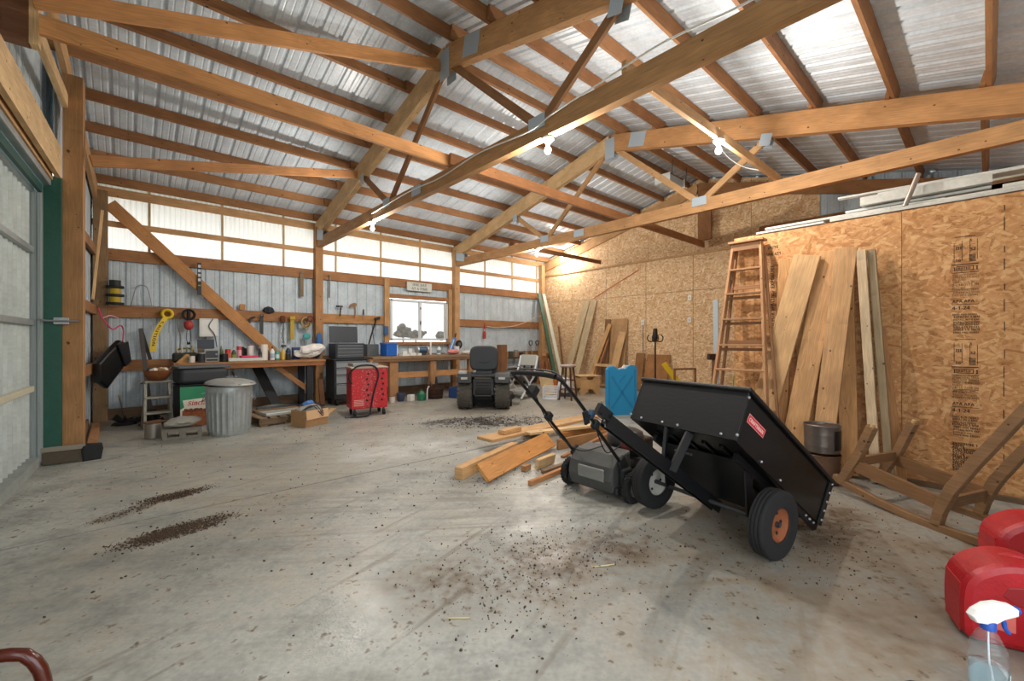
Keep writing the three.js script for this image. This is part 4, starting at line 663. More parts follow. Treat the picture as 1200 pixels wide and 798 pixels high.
// ---- charcoal cabinet with rounded lid, sign leaning on it
{
  const c = thing('lidded_cabinet', 'charcoal cabinet with rounded lid behind the trash can', 'cabinet', [0.86, 0, -8.22], 0.1), m = mat('#262a30', 0.6, 0, { map: grime, key: 'cab' });
  part(c, 'body', rbox(0.6, 0.58, 0.5, 0.015, 2), m, [0, 0.29, 0]); part(c, 'lid', rbox(0.62, 0.24, 0.54, 0.07, 4), mat('#31363d', 0.55, 0, { map: grime, key: 'cab2' }), [0, 0.73, 0]); part(c, 'lid_seam', rbox(0.61, 0.02, 0.52, 0.005, 1), M_BLACKM, [0, 0.6, 0]); part(c, 'lid_tray', rbox(0.68, 0.03, 0.5, 0.01, 2), mat('#5a6068', 0.6), [0.02, 0.865, 0]);
  const sg = canvasTex(512, 736, (x, w, h) => {
    const r = rng(31); x.fillStyle = '#1c7f58'; x.fillRect(0, 0, w, h); x.fillStyle = '#d9d4c4'; x.beginPath(); x.moveTo(40, 250); x.lineTo(w, 210); x.lineTo(w, 440); x.lineTo(0, 500); x.lineTo(0, 420); x.lineTo(60, 380); x.closePath(); x.fill();
    x.fillStyle = '#8a4a1e'; x.fillRect(30, 440, w - 50, h - 440); for (let i = 0; i < 500; i++) { x.fillStyle = ['#7a3d17', '#a05c2a', '#5c2c10', '#b87338'][Math.floor(r() * 4)]; x.globalAlpha = 0.35; x.fillRect(30 + r() * 440, 430 + r() * 300, 4 + r() * 30, 3 + r() * 22); } x.globalAlpha = 1;
    x.fillStyle = '#d9d4c4'; x.fillRect(0, 420, 28, h); x.fillRect(w - 26, 400, 26, h); x.fillStyle = '#6b3414'; for (let i = 0; i < 40; i++) x.fillRect(30 + r() * 440, 405 + r() * 40, 20 + r() * 40, 20 + r() * 30);
    x.strokeStyle = '#cfd9cf'; x.lineWidth = 5; x.beginPath(); x.moveTo(330, 150); x.lineTo(430, 120); x.lineTo(500, 118); x.stroke(); x.fillStyle = '#b3232a'; x.font = 'italic bold 112px serif'; x.fillText('Sinclair', 110, 350, 380);
  });
  solo('tin_sign', 'rusted green and white tin sign with red script leaning on the charcoal cabinet', 'sign', triSign(0.4, 0.575, 0.008), [mat('#7a5a3c', 0.8), mat('#7a5a3c', 0.8), mat('#7a5a3c', 0.8), mat('#7a5a3c', 0.8), new THREE.MeshStandardMaterial({ map: sg, roughness: 0.6 }), mat('#7a5a3c', 0.8)], [0.78, 0.3, -7.86], [-0.12, 0.1, 0]);
}
function triSign(w, h, d) { return new THREE.BoxGeometry(w, h, d); }

// ---- red welding machine
{
  const c = thing('welding_machine', 'worn red steel welding machine on casters with coiled black cable', 'welder', [3.1, 0, -7.2], -0.18), red = mat('#b81d28', 0.5, 0.05, { map: grime, key: 'weld' }), W = 0.6, H = 0.68, D = 0.42, y0 = 0.12;
  const rs = canvasTex(512, 512, (x, w, h) => { const r = rng(12); x.fillStyle = '#c2202b'; x.fillRect(0, 0, w, h); for (let i = 0; i < 900; i++) { const q = r(); x.fillStyle = q < 0.5 ? '#d8b9b0' : q < 0.8 ? '#7c1c1c' : '#8a6a60'; x.globalAlpha = 0.55; const px = (r() < 0.62 ? 130 + r() * 230 : r() * 512); x.fillRect(px, r() * 512, 3 + r() * 12, 2 + r() * 8); } x.globalAlpha = 1; });
  part(c, 'casing', new RoundedBoxGeometry(W, H, D, 2, 0.02), new THREE.MeshStandardMaterial({ map: rs, roughness: 0.5 }), [0, y0 + H / 2, 0]); part(c, 'top_cover', rbox(W + 0.02, 0.03, D + 0.02, 0.01, 2), mat('#c9b9ac', 0.6, 0.1, { map: grime, key: 'wtop' }), [0, y0 + H + 0.012, 0]);
  for (let k = 0; k < 6; k++) for (const x of [-0.05, 0.2]) part(c, 'socket', at(cyl(0.018, 0.018, 0.012, 12), 0, 0, 0, Math.PI / 2), M_BLACK, [x + (k % 2) * 0.02, y0 + 0.14 + k * 0.09, D / 2 + 0.004]);
  for (let k = 0; k < 12; k++) part(c, 'louvre', rbox(0.01, 0.014, D * 0.7, 0.004, 1), mat('#8a1820', 0.5), [-W / 2 - 0.003, y0 + 0.1 + k * 0.045, 0]);
  for (let k = 0; k < 5; k++) part(c, 'front_louvre', rbox(0.16, 0.01, 0.01, 0.004, 1), mat('#d9a9a0', 0.5), [-0.18, y0 + 0.06 + k * 0.022, D / 2 + 0.003]);
  for (const x of [-1, 1]) for (const z of [-1, 1]) { const l = part(c, 'leg', rbox(0.035, 0.08, 0.035, 0.005, 1), M_DSTEEL, [x * 0.24, 0.09, z * 0.16]); part(l, 'caster', at(cyl(0.045, 0.045, 0.035, 16), 0, -0.045, 0.03, 0, 0, Math.PI / 2), M_RUB); }
  part(c, 'cable', tube([[-0.3, 0.55, 0.25], [-0.33, 0.7, 0.2], [-0.2, 0.84, 0.22], [0.05, 0.84, 0.23], [0.13, 0.7, 0.26], [0.05, 0.4, 0.28], [0.0, 0.15, 0.28], [-0.04, 0.03, 0.32], [-0.2, 0.02, 0.36], [-0.34, 0.02, 0.3]], 0.014, 60, 8), M_BLACKM); part(c, 'clamp', rbox(0.12, 0.03, 0.03, 0.01, 2), M_DSTEEL, [-0.36, 0.025, 0.3]);
  const tr = thing('parts_tray', 'shallow grey metal tray lying on top of the red welding machine', 'tray', [3.04, 0.832, -7.22], -0.1), tm = mat('#9aa0a3', 0.5, 0.4); part(tr, 'tray_floor', box(0.42, 0.006, 0.3), tm, [0, 0.004, 0]); for (const s of [1, -1]) { part(tr, 'tray_wall', box(0.42, 0.05, 0.006), tm, [0, 0.026, s * 0.15]); part(tr, 'tray_wall', box(0.006, 0.05, 0.3), tm, [s * 0.21, 0.026, 0]); }
}

// ---- rolling tool chest with open lid
{
  const c = thing('tool_cabinet', 'dark grey rolling tool cabinet with lighter drawer fronts', 'tool chest', [3.32, 0, -8.7], 0), dk = mat('#2c3137', 0.45, 0.2), gr = mat('#8b959b', 0.45, 0.2);
  part(c, 'carcass', rbox(0.66, 0.76, 0.48, 0.012, 2), dk, [0, 0.5, 0]); for (let k = 0; k < 4; k++) { const h = [0.12, 0.12, 0.16, 0.2][k], y = [0.8, 0.665, 0.51, 0.315][k]; const d = part(c, 'drawer', rbox(0.6, h, 0.02, 0.006, 1), gr, [0.01, y, 0.245]); part(d, 'drawer_pull', rbox(0.58, 0.016, 0.016, 0.005, 1), M_STEEL, [0, h / 2 - 0.012, 0.014]); }
  part(c, 'worktop', rbox(0.7, 0.03, 0.52, 0.01, 2), dk, [0, 0.895, 0]); for (const x of [-1, 1]) for (const z of [-1, 1]) part(c, 'caster', at(cyl(0.06, 0.06, 0.04, 16), x * 0.27, 0.061, z * 0.2, 0, 0, Math.PI / 2), M_RUB);
  const t = thing('tool_chest_top', 'dark top tool chest with open lid sitting on the rolling cabinet', 'tool chest', [3.33, 0.912, -8.72], 0); part(t, 'carcass', rbox(0.58, 0.3, 0.4, 0.01, 2), dk, [0, 0.15, 0]); for (let k = 0; k < 4; k++) { const d = part(t, 'drawer', rbox(0.52, 0.058, 0.014, 0.004, 1), mat('#565c62', 0.4, 0.3), [0, 0.045 + k * 0.064, 0.203]); part(d, 'drawer_pull', rbox(0.5, 0.01, 0.01, 0.003, 1), gr, [0, 0.022, 0.01]); }
  part(t, 'lid', rbox(0.58, 0.34, 0.02, 0.008, 2), mat('#3a4046', 0.45, 0.2), [0, 0.48, -0.17], [-0.1, 0, 0]);
  solo('rag', 'crumpled blue and white rag hanging beside the tool chest', 'rag', crumple(0.06, 0.24, 0.05, 5), mat('#3c6ea8', 0.9), [2.93, 1.2, -9.14]);
}
function crumple(a, b, c, seed) { const g = new THREE.IcosahedronGeometry(1, 4), P = g.attributes.position, n = noise2(seed); for (let i = 0; i < P.count; i++) { const x = P.getX(i), y = P.getY(i), z = P.getZ(i), k = 0.68 + 0.6 * fbm(n, x * 2 + 9, y * 2 + z * 2.3 + 9, 3); P.setXYZ(i, x * k * a, y * k * b, z * k * c); } g.computeVertexNormals(); return g; }

// ---- workbenches
{
  const b = thing('workbench', 'long wooden workbench crowded with bottles and cans under the wind brace', 'workbench', [0, 0, 0]), top = wood('#b98d68', 1), dk = mat('#22262b', 0.6);
  part(b, 'benchtop', rbox(2.34, 0.04, 0.68, 0.004, 1), top, [1.73, 0.885, -8.99]); part(b, 'apron', rbox(2.3, 0.075, 0.035, 0.004, 1), wood('#b06f45'), [1.73, 0.827, -8.68]);
  part(b, 'leg', rbox(0.1, 0.865, 0.09, 0.004, 1), dk, [2.62, 0.4325, -8.75]); part(b, 'leg', rbox(0.1, 0.865, 0.09, 0.004, 1), dk, [2.62, 0.4325, -9.25]); part(b, 'leg', rbox(0.09, 0.865, 0.09, 0.004, 1), W_POST2, [0.68, 0.4325, -9.2]); part(b, 'leg', rbox(0.09, 0.865, 0.09, 0.004, 1), W_POST2, [0.68, 0.4325, -8.78]);
  part(b, 'knee_brace', beamGeo([2.05, 0.8, -8.8], [2.58, 0.35, -8.8], 0.09, 0.04), W_GIRT); part(b, 'under_drawer', rbox(0.5, 0.07, 0.3, 0.01, 1), mat('#333e48', 0.5), [1.42, 0.815, -8.84]);
  const c = thing('workbench', 'sturdy timber workbench with a stretcher standing under the window', 'workbench', [0, 0, 0]), lm = wood('#b98d68', 1);
  part(c, 'benchtop', rbox(2.6, 0.05, 0.9, 0.004, 1), wood('#9c8672', 1), [5.02, 0.905, -8.79]); part(c, 'apron', rbox(2.56, 0.06, 0.04, 0.004, 1), wood('#8a6a52'), [5.02, 0.85, -8.37]); part(c, 'end_beam', rbox(0.6, 0.12, 0.09, 0.004, 1), lm, [3.95, 0.82, -8.45], [0, 0.2, 0]);
  for (const [x, z, w] of [[4.2, -8.43, 0.19], [5.16, -8.43, 0.15], [6.22, -8.43, 0.13], [4.2, -9.15, 0.1], [5.6, -9.15, 0.12], [6.22, -9.15, 0.1]]) part(c, 'leg', box(0.88, w, 0.1), lm, [x, 0.44, z], [0, 0, Math.PI / 2]);
  part(c, 'stretcher', rbox(2.1, 0.13, 0.04, 0.004, 1), wood('#d6a070'), [5.28, 0.52, -8.5]);
}

// ---- boards, gutters and trim stored on the partition deck
{
  const G = 'white trim stored on the partition top', wt = mat('#e3e2dc', 0.55, 0, { map: grime, key: 'trimw' }), st = (label, x, y, z0, z1, w, t, m, tilt = 0) => board('stored_board', label, 'board', [x, y, z0], [x + tilt, y, z1], t, w, m, [0, 1, 0], G);
  st('short white trim board nearest the stepladder on the partition edge', 5.24, 2.455, -1.72, -1.1, 0.1, 0.022, wt); st('brown stick lying between white trim boards on the partition', 5.36, 2.482, -1.76, -0.72, 0.07, 0.03, wood('#b58a64'));
  st('white board second up, over the brown stick', 5.34, 2.51, -1.66, -0.25, 0.12, 0.022, wt, 0.02); st('long white gutter along the partition front edge', 5.25, 2.46, -1.05, 0.55, 0.12, 0.03, wt); st('grey white board tilted atop the gutters', 5.42, 2.545, -0.95, 0.02, 0.2, 0.024, mat('#c9ccca', 0.6)); st('white board overlapping the gutter end', 5.3, 2.492, -0.5, 0.62, 0.1, 0.024, wt, 0.03);
  st('thin white lath on top of the trim pile', 5.46, 2.57, -0.85, -0.2, 0.05, 0.018, wt); st('white moulding lying at the back of the trim pile', 5.6, 2.455, -1.5, 0.3, 0.1, 0.03, wt); st('short white block board at the pile end', 5.34, 2.52, 0.08, 0.6, 0.14, 0.03, wt);
  st('white fascia board riding high on the trim pile', 5.36, 2.655, -0.7, 0.35, 0.16, 0.022, wt, 0.05); st('bright white lath laid diagonally over the trim pile', 5.28, 2.68, -1.0, 0.2, 0.06, 0.02, wt, 0.14); st('cream casing board topping the trim pile', 5.64, 2.655, -0.6, 0.5, 0.12, 0.022, mat('#d9d2c2', 0.6, 0, { map: grime, key: 'cream' }), -0.04); st('narrow white bead board across the pile front', 5.22, 2.487, -1.4, -0.6, 0.05, 0.02, wt, 0.02);
  const gut = thing('gutter_length', 'bent white gutter length lying open among the stored trim', 'gutter', [5.33, 2.575, -0.4], 0, G); part(gut, 'gutter_shell', at(ext([[-0.07, 0.07], [-0.065, 0.0], [0.04, 0], [0.07, 0.05], [0.075, 0.05], [0.045, -0.006], [-0.071, -0.006], [-0.076, 0.07]], 0.85), 0, 0, 0), wt, [0, 0, 0]); part(gut, 'gutter_cap', at(ext([[-0.07, 0.07], [-0.065, 0], [0.04, 0], [0.07, 0.05]], 0.006), 0, 0, 0.42), wt);
  const pipe = thing('conduit', 'short metal conduit sticking up from the partition top', 'pipe', [5.21, 2.478, -0.5]); part(pipe, 'tube', merge([tubeOpen([0, 0, 0], [0.0, 0.27, 0.09], 0.02, 0.016)]), mat('#a89a90', 0.45, 0.6, { map: grime, key: 'cond' }));
}
function tubeOpen(a, b, ro, ri) { const A = V(...a), B = V(...b), d = B.clone().sub(A), L = d.length(), g = lathe([[ri, 0], [ro, 0], [ro, L], [ri, L], [ri, 0]], 20); g.applyQuaternion(new THREE.Quaternion().setFromUnitVectors(V(0, 1, 0), d.normalize())); g.translate(...a); return g; }

// ================================================================ SMALL OBJECTS
// ---- bottles, jars and cans (generic builders; each call is one thing)
function bottle(label, p, r, h, body, cap, o = {}) {
  const b = thing('bottle', label, 'bottle', p, o.ry || 0, o.group), n = o.neck || 0.3, s = o.sh || 0.62;
  part(b, 'body', lathe([[0, 0.001], [r * 0.9, 0.001], [r, 0.012], [r, h * s], [r * 0.86, h * (s + 0.08)], [r * n, h * 0.86], [r * n, h * 0.9], [0, h * 0.9]], 18), mat(body, 0.4));
  part(b, 'cap', at(cyl(r * n * 1.1, r * n * 1.2, h * 0.14, 14), 0, h * 0.93, 0), mat(cap, 0.5)); if (o.label) part(b, 'label_wrap', at(cyl(r * 1.02, r * 1.02, h * 0.34, 18, true), 0, h * 0.33, 0), mat(o.label, 0.6));
  if (o.trigger) part(b, 'trigger', at(ext([[-0.03, 0], [0.05, 0.01], [0.05, 0.03], [-0.01, 0.04], [-0.03, 0.03]], 0.025, 0.004), 0, h * 0.97, 0), mat(cap, 0.5));
  return b;
}
function tin(label, p, r, h, body, lid, o = {}) {
  const b = thing(o.name || 'tin_can', label, o.cat || 'can', p, 0, o.group); part(b, 'body', lathe([[0, 0.001], [r * 0.97, 0.001], [r, 0.006], [r * 0.975, 0.012], [r * 0.975, h - 0.014], [r, h - 0.006], [r * 0.96, h], [0, h - 0.004]], 22), mat(body, 0.45, o.metal || 0.2));
  part(b, 'lid', at(cyl(r * 0.9, r * 0.92, h * 0.06, 20), 0, h + h * 0.02, 0), mat(lid, 0.45, 0.3)); if (o.band) part(b, 'label_wrap', at(cyl(r * 0.99, r * 0.99, h * 0.55, 20, true), 0, h * 0.48, 0), mat(o.band, 0.6)); return b;
}
const YB = 0.906, zB = -8.85, gB = 'bottles and cans on the long workbench';
{
  solo('wood_wedge', 'tan wooden wedge lying at the cabinet end of the long bench', 'wedge', triUV(ext([[0, 0], [0.2, 0], [0.17, 0.13], [0.13, 0.14]], 0.1, 0.004)), wood('#d9b277'), [0.6, YB, -8.83]);
  const tb = thing('tool_bag', 'dark open tool bag at the end of the long bench', 'bag', [0.74, YB, -9.08]); part(tb, 'bag_body', rbox(0.34, 0.16, 0.2, 0.04, 3), mat('#33322c', 0.9), [0, 0.08, 0]); part(tb, 'bag_strap', tube([[-0.12, 0.14, 0], [-0.08, 0.22, 0], [0.08, 0.22, 0], [0.12, 0.14, 0]], 0.012, 18, 8), mat('#7a6a44', 0.9)); for (let i = 0; i < 4; i++) part(tb, 'tool_handle', bar([-0.1 + i * 0.06, 0.12, 0.04], [-0.12 + i * 0.07, 0.25 + (i % 2) * 0.03, 0.06], 0.012), mat(['#c9b98a', '#d9d4c0', '#8a8f6a', '#b59a5a'][i], 0.6));
  tin('dark jar with a white lid beside the tool bag', [0.93, YB, -8.75], 0.055, 0.15, '#2a2c33', '#d9d9d2', { name: 'jar', cat: 'jar', group: gB }); tin('white paint tin with a dark lid beside the tool bag', [0.8, YB, -8.73], 0.045, 0.11, '#d6d2c6', '#55544f', { group: gB });
  const rd = thing('bench_radio', 'small grey boxy radio with dark face on the long bench', 'radio', [1.08, YB, -8.86]); part(rd, 'case', rbox(0.22, 0.22, 0.14, 0.012, 2), mat('#9ba0a0', 0.5), [0, 0.11, 0]); part(rd, 'face', rbox(0.17, 0.12, 0.01, 0.004, 1), mat('#2d3136', 0.4), [0, 0.13, 0.07]); part(rd, 'base_strip', rbox(0.16, 0.03, 0.01, 0.003, 1), mat('#16181a', 0.4), [0, 0.035, 0.07]); part(rd, 'dial', at(cyl(0.014, 0.014, 0.014, 12), 0.06, 0.13, 0.078, Math.PI / 2), M_STEEL);
  solo('dark_panel', 'flat dark blue panel propped behind the radio', 'panel', rbox(0.24, 0.16, 0.02, 0.006, 1), mat('#2a3440', 0.5), [1.02, 1.21, -9.02], [-0.12, 0, 0]); solo('panel_prop', 'plain wooden block holding up the dark panel behind the radio', 'block', box(0.22, 0.22, 0.06), W_OLD, [1.02, YB + 0.111, -9.03]);
  tin('squat black tin beside the radio', [1.25, YB, -8.78], 0.06, 0.13, '#17191b', '#26282a', { group: gB }); bottle('slim green bottle behind the black tin', [1.24, YB, -9.0], 0.03, 0.27, '#55683c', '#8a7a3a', { group: gB });
  tin('bright red can standing third from the radio', [1.33, YB, -8.95], 0.045, 0.2, '#c03a2c', '#8a2a20', { group: gB, band: '#d05a3c' }); bottle('dark olive bottle between two red cans', [1.42, YB, -8.96], 0.035, 0.23, '#47502e', '#e2e0d4', { group: gB, label: '#8a9a4a' }); tin('pinkish red tall can right of the olive bottle', [1.5, YB, -8.95], 0.04, 0.26, '#c8485a', '#d9d4d2', { group: gB, band: '#e0a0a8' });
  solo('white_case', 'long flat white case on the bench under a pink lid', 'case', rbox(0.52, 0.06, 0.16, 0.012, 2), mat('#c9cdc8', 0.5), [1.56, YB + 0.03, -8.78], [0, 0, 0]); solo('pink_tray', 'bright pink plastic tray lying on the white case', 'tray', rbox(0.27, 0.035, 0.15, 0.014, 2), mat('#d02a5c', 0.4), [1.62, YB + 0.0785, -8.78], [0, 0.08, 0]);
  tin('white jar standing behind the pink tray', [1.68, YB, -8.98], 0.055, 0.27, '#e6e3dd', '#c24a58', { name: 'jar', cat: 'jar', group: gB }); solo('black_gadget', 'lumpy black gadget behind the pink tray', 'gadget', crumple(0.08, 0.12, 0.06, 8), mat('#1d1f20', 0.6), [1.585, YB + 0.125, -9.1]);
  tin('tall white canister right of the pink tray', [1.87, YB, -8.87], 0.07, 0.28, '#e3e0d6', '#d8d0bc', { group: gB, name: 'canister', cat: 'canister' }); bottle('slim black bottle in front of the tall canister', [1.79, YB, -8.76], 0.032, 0.22, '#1f1c1c', '#2a2a2a', { group: gB, label: '#6a5a52' }); bottle('brown bottle tucked behind the tall canister', [1.97, YB, -9.02], 0.035, 0.22, '#6a3a20', '#c9b9a0', { group: gB });
  bottle('white bottle with black cap left of the teal bottle', [2.0, YB, -8.82], 0.038, 0.25, '#e4eaec', '#22262a', { group: gB, label: '#aab8d0' }); bottle('teal green plastic bottle among the bench bottles', [2.09, YB, -8.86], 0.038, 0.21, '#3f9d9a', '#58b0a8', { group: gB, label: '#c9e2de' }); bottle('yellow labelled spray bottle with black top', [2.18, YB, -8.82], 0.03, 0.25, '#d6b64a', '#232323', { group: gB, trigger: true });
  tin('low black jar left of the blue box', [2.26, YB, -8.8], 0.045, 0.12, '#2b2826', '#7a7468', { name: 'jar', cat: 'jar', group: gB }); bottle('navy bottle behind the low black jar', [2.31, YB, -8.98], 0.045, 0.26, '#223a5c', '#d0d6dc', { group: gB });
  const bb = thing('boxed_filter', 'navy cardboard box with a white label on the long bench', 'box', [2.45, YB, -9.0]); part(bb, 'carton', rbox(0.13, 0.23, 0.1, 0.004, 1), mat('#27406c', 0.6), [0, 0.115, 0]); part(bb, 'carton_label', box(0.09, 0.09, 0.003), mat('#e2e8ec', 0.5), [0, 0.13, 0.052]);
  solo('plastic_bag', 'crumpled white plastic bag at the post end of the long bench', 'bag', crumple(0.27, 0.13, 0.14, 14), mat('#dfdcd8', 0.45), [2.66, YB + 0.17, -8.8], [0, 0, 0.28]); solo('black_drill', 'small dark gadget at the very end of the long bench beside the post', 'gadget', crumple(0.06, 0.08, 0.05, 21), mat('#26272a', 0.5), [2.84, YB + 0.085, -9.0]);
}
// ---- things hung on the middle girt above the long bench
{
  const zg = -9.415, Z = -9.385;
  solo('wire_hoop', 'bent grey wire hoop standing on the middle girt', 'wire', tube([[0.06, 1.85, zg], [0.1, 2.05, zg], [0.14, 2.17, zg], [0.25, 2.17, zg], [0.3, 2.0, zg], [0.32, 1.85, zg]], 0.008, 30, 6), M_STEEL); solo('loose_wire', 'thin stiff wire sagging along the middle girt', 'wire', tube([[-0.1, 1.83, Z + 0.02], [0.2, 1.85, Z + 0.04], [0.5, 1.83, Z + 0.04], [0.75, 1.8, Z + 0.02]], 0.004, 24, 5), M_DSTEEL);
  const ct = thing('caution_tape', 'yellow caution tape roll hanging from the middle girt with a loose tail', 'tape', [0.52, 1.72, Z]), ytex = canvasTex(512, 128, (x, w, h) => { x.fillStyle = '#e8c520'; x.fillRect(0, 0, w, h); x.fillStyle = '#15130a'; x.font = 'bold 84px sans-serif'; x.fillText('CAUTION', 60, 94, 380); }), yel = mat('#e3c01e', 0.45);
  part(ct, 'roll', at(lathe([[0.045, 0], [0.09, 0], [0.09, 0.07], [0.045, 0.07], [0.045, 0]], 28), 0, 0, 0, Math.PI / 2), yel); const tail = [], NN = 14, pos = [], uv = []; for (let i = 0; i <= NN; i++) { const f = i / NN; tail.push([-0.06 - 0.17 * f - 0.05 * Math.sin(f * 3.14), -0.06 - 0.58 * f, 0.075 - 0.02 * f]); }
  for (let i = 0; i < NN; i++) { const a = tail[i], b = tail[i + 1], w = 0.085, q = [[a[0], a[1], a[2], i / NN, 0], [b[0], b[1], b[2], (i + 1) / NN, 0], [b[0] + w, b[1] + 0.01, b[2], (i + 1) / NN, 1], [a[0] + w, a[1] + 0.01, a[2], i / NN, 1]]; for (const k of [0, 1, 2, 0, 2, 3]) { pos.push(q[k][0], q[k][1], q[k][2]); uv.push(q[k][3], q[k][4]); } }
  const tg = new THREE.BufferGeometry(); tg.setAttribute('position', new THREE.Float32BufferAttribute(pos, 3)); tg.setAttribute('uv', new THREE.Float32BufferAttribute(uv, 2)); tg.computeVertexNormals(); part(ct, 'tape_tail', tg, new THREE.MeshStandardMaterial({ map: ytex, roughness: 0.45, side: THREE.DoubleSide }), null, null, 'yellow tape printed CAUTION');
  solo('leaning_rail', 'narrow dark angle iron leaning on the back wall beside the corner post', 'rail', merge([beamGeo([0.18, 1.47, -9.4], [0.3, 0.95, -9.36], 0.05, 0.006), beamGeo([0.18, 1.47, -9.38], [0.3, 0.0, -9.1], 0.06, 0.02, [1, 0, 0])]), mat('#4e4a48', 0.6, 0.3));
  solo('cord_strand', 'short grey cord dangling left of the trouble light', 'cord', tube([[0.7, 1.74, Z + 0.02], [0.66, 1.55, Z + 0.02], [0.7, 1.35, Z + 0.02], [0.69, 1.14, Z + 0.02]], 0.009, 24, 6), mat('#7c7c78', 0.7));
  const tl = thing('trouble_light', 'red and black hanging trouble light with coiled cord', 'lamp', [0.81, 1.7, Z + 0.05]); part(tl, 'guard', at(new THREE.SphereGeometry(0.07, 14, 10).scale(1, 1.3, 0.8), 0, -0.16, 0), mat('#a3342c', 0.5)); part(tl, 'grip', bar([0, -0.06, 0], [0, 0.08, 0], 0.028), M_BLACKM); for (let i = 0; i < 3; i++) part(tl, 'cord_coil', at(torus(0.07 + i * 0.012, 0.008, 24, 6), 0, 0.02, 0.01 * i), M_BLACKM); for (const s of [1, -1]) part(tl, 'cord_drop', tube([[s * 0.02, -0.22, 0], [s * 0.03, -0.4, 0], [0, -0.5, 0]], 0.005, 12, 5), M_BLACKM); part(tl, 'plug', rbox(0.05, 0.04, 0.04, 0.01, 2), M_BLACKM, [0, -0.48, 0]);
  const eb = thing('electrical_panel', 'white electrical panel with trailing cable on the back wall', 'panel', [1.1, 1.5, -9.38]); part(eb, 'enclosure', rbox(0.28, 0.33, 0.08, 0.012, 2), mat('#d9dcd8', 0.45), [0, 0, 0.0]); part(eb, 'door_seam', rbox(0.22, 0.27, 0.006, 0.003, 1), mat('#e4e6e2', 0.45), [0, 0, 0.042]); part(eb, 'feed_cable', tube([[0.06, 0.16, 0.05], [0.0, 0.02, 0.06], [0.08, -0.12, 0.06], [0.12, -0.35, 0.05]], 0.008, 24, 6), M_DSTEEL); part(eb, 'drop_cable', tube([[-0.04, -0.16, 0.02], [-0.04, -0.4, 0.02]], 0.006, 8, 6), M_DSTEEL);
  solo('wood_offcut', 'small square wood offcut sitting on the middle girt', 'block', rbox(0.09, 0.11, 0.04, 0.004, 1), wood('#d49a5a'), [1.63, 1.9, -9.42]);
  const cl = thing('c_clamp', 'dark iron clamp hooked over the middle girt', 'clamp', [1.8, 1.62, Z + 0.02]); part(cl, 'clamp_frame', tube([[0.03, 0.1, 0], [-0.05, 0.06, 0], [-0.07, -0.1, 0], [-0.05, -0.24, 0], [0.02, -0.25, 0]], 0.018, 22, 8), mat('#3a4240', 0.5, 0.4)); part(cl, 'clamp_screw', bar([0.02, -0.3, 0], [0.02, -0.1, 0], 0.012), M_STEEL);
  solo('leather_strap', 'short dark strap folded over the middle girt', 'strap', merge([rbox(0.055, 0.36, 0.016, 0.006, 1), at(torus(0.03, 0.007, 14, 6), 0, 0.18, 0.01)]), mat('#3b3f42', 0.7), [1.94, 1.57, Z + 0.03]); solo('black_wad', 'lumpy black glove wad resting on the girt top', 'glove', crumple(0.1, 0.07, 0.05, 33), mat('#2a2d30', 0.85), [2.07, 1.86, -9.43]);
  const ch = thing('chain_hoist', 'rusty chain and hook hanging from the middle girt', 'chain', [2.31, 1.72, Z + 0.03]); part(ch, 'hook_block', rbox(0.09, 0.14, 0.05, 0.02, 2), M_RUST, [0, -0.03, 0]); for (let i = 0; i < 9; i++) part(ch, 'chain_link', torus(0.018, 0.0055, 12, 6), M_DSTEEL, [Math.sin(i) * 0.008, -0.13 - i * 0.044, 0], [0, i % 2 ? 1.57 : 0, 0]);
  solo('yellow_strap', 'yellow webbing ratchet strap hanging over the long bench', 'strap', merge([rbox(0.075, 0.46, 0.02, 0.008, 1), at(rbox(0.1, 0.07, 0.05, 0.01, 1), 0, 0.2, 0.01)]), mat('#b79a32', 0.7), [2.48, 1.52, Z + 0.03]);
  const rc = thing('rope_coil', 'coil of tan rope and tools bunched on the girt beside the post', 'rope', [2.7, 1.66, Z + 0.03]); for (let i = 0; i < 4; i++) part(rc, 'rope_turn', torus(0.075 + i * 0.012, 0.012, 24, 6), mat(['#8a6a44', '#a58a5a', '#6a5038', '#b09a6a'][i], 0.9), [i * 0.012, -0.01 * i, i * 0.006], [0, 0.15 * i, 0]); part(rc, 'hose_clamp', torus(0.05, 0.014, 18, 6), mat('#6e3030', 0.7), [0.12, 0.06, 0.02]);
  solo('teal_lid', 'round teal plastic lid hanging above the white plastic bag', 'lid', at(lathe([[0, 0.012], [0.055, 0.012], [0.065, 0.006], [0.068, -0.008], [0.06, -0.008], [0, 0.004]], 26), 0, 0, 0, Math.PI / 2), mat('#3e9a9c', 0.45), [2.74, 1.36, -9.3]); solo('hang_string', 'thin string holding up the teal lid', 'string', bar([2.74, 1.42, -9.32], [2.74, 1.66, -9.36], 0.003, 5), M_WHITE);
  const lv = thing('spirit_level', 'black spirit level with white markings hung on the wind brace', 'level', [0.96, 2.36, -9.32]); part(lv, 'beam', rbox(0.06, 0.56, 0.025, 0.004, 1), mat('#23272c', 0.5), [0, 0, 0]); for (let i = 0; i < 4; i++) part(lv, 'scale_mark', rbox(0.04, 0.05, 0.004, 0.001, 1), mat('#c3cad0', 0.5), [0, 0.22 - i * 0.08, 0.014]); part(lv, 'vial', at(cyl(0.01, 0.01, 0.035, 10), 0, -0.12, 0.014, 0, 0, 1.57), mat('#a8c23a', 0.3));
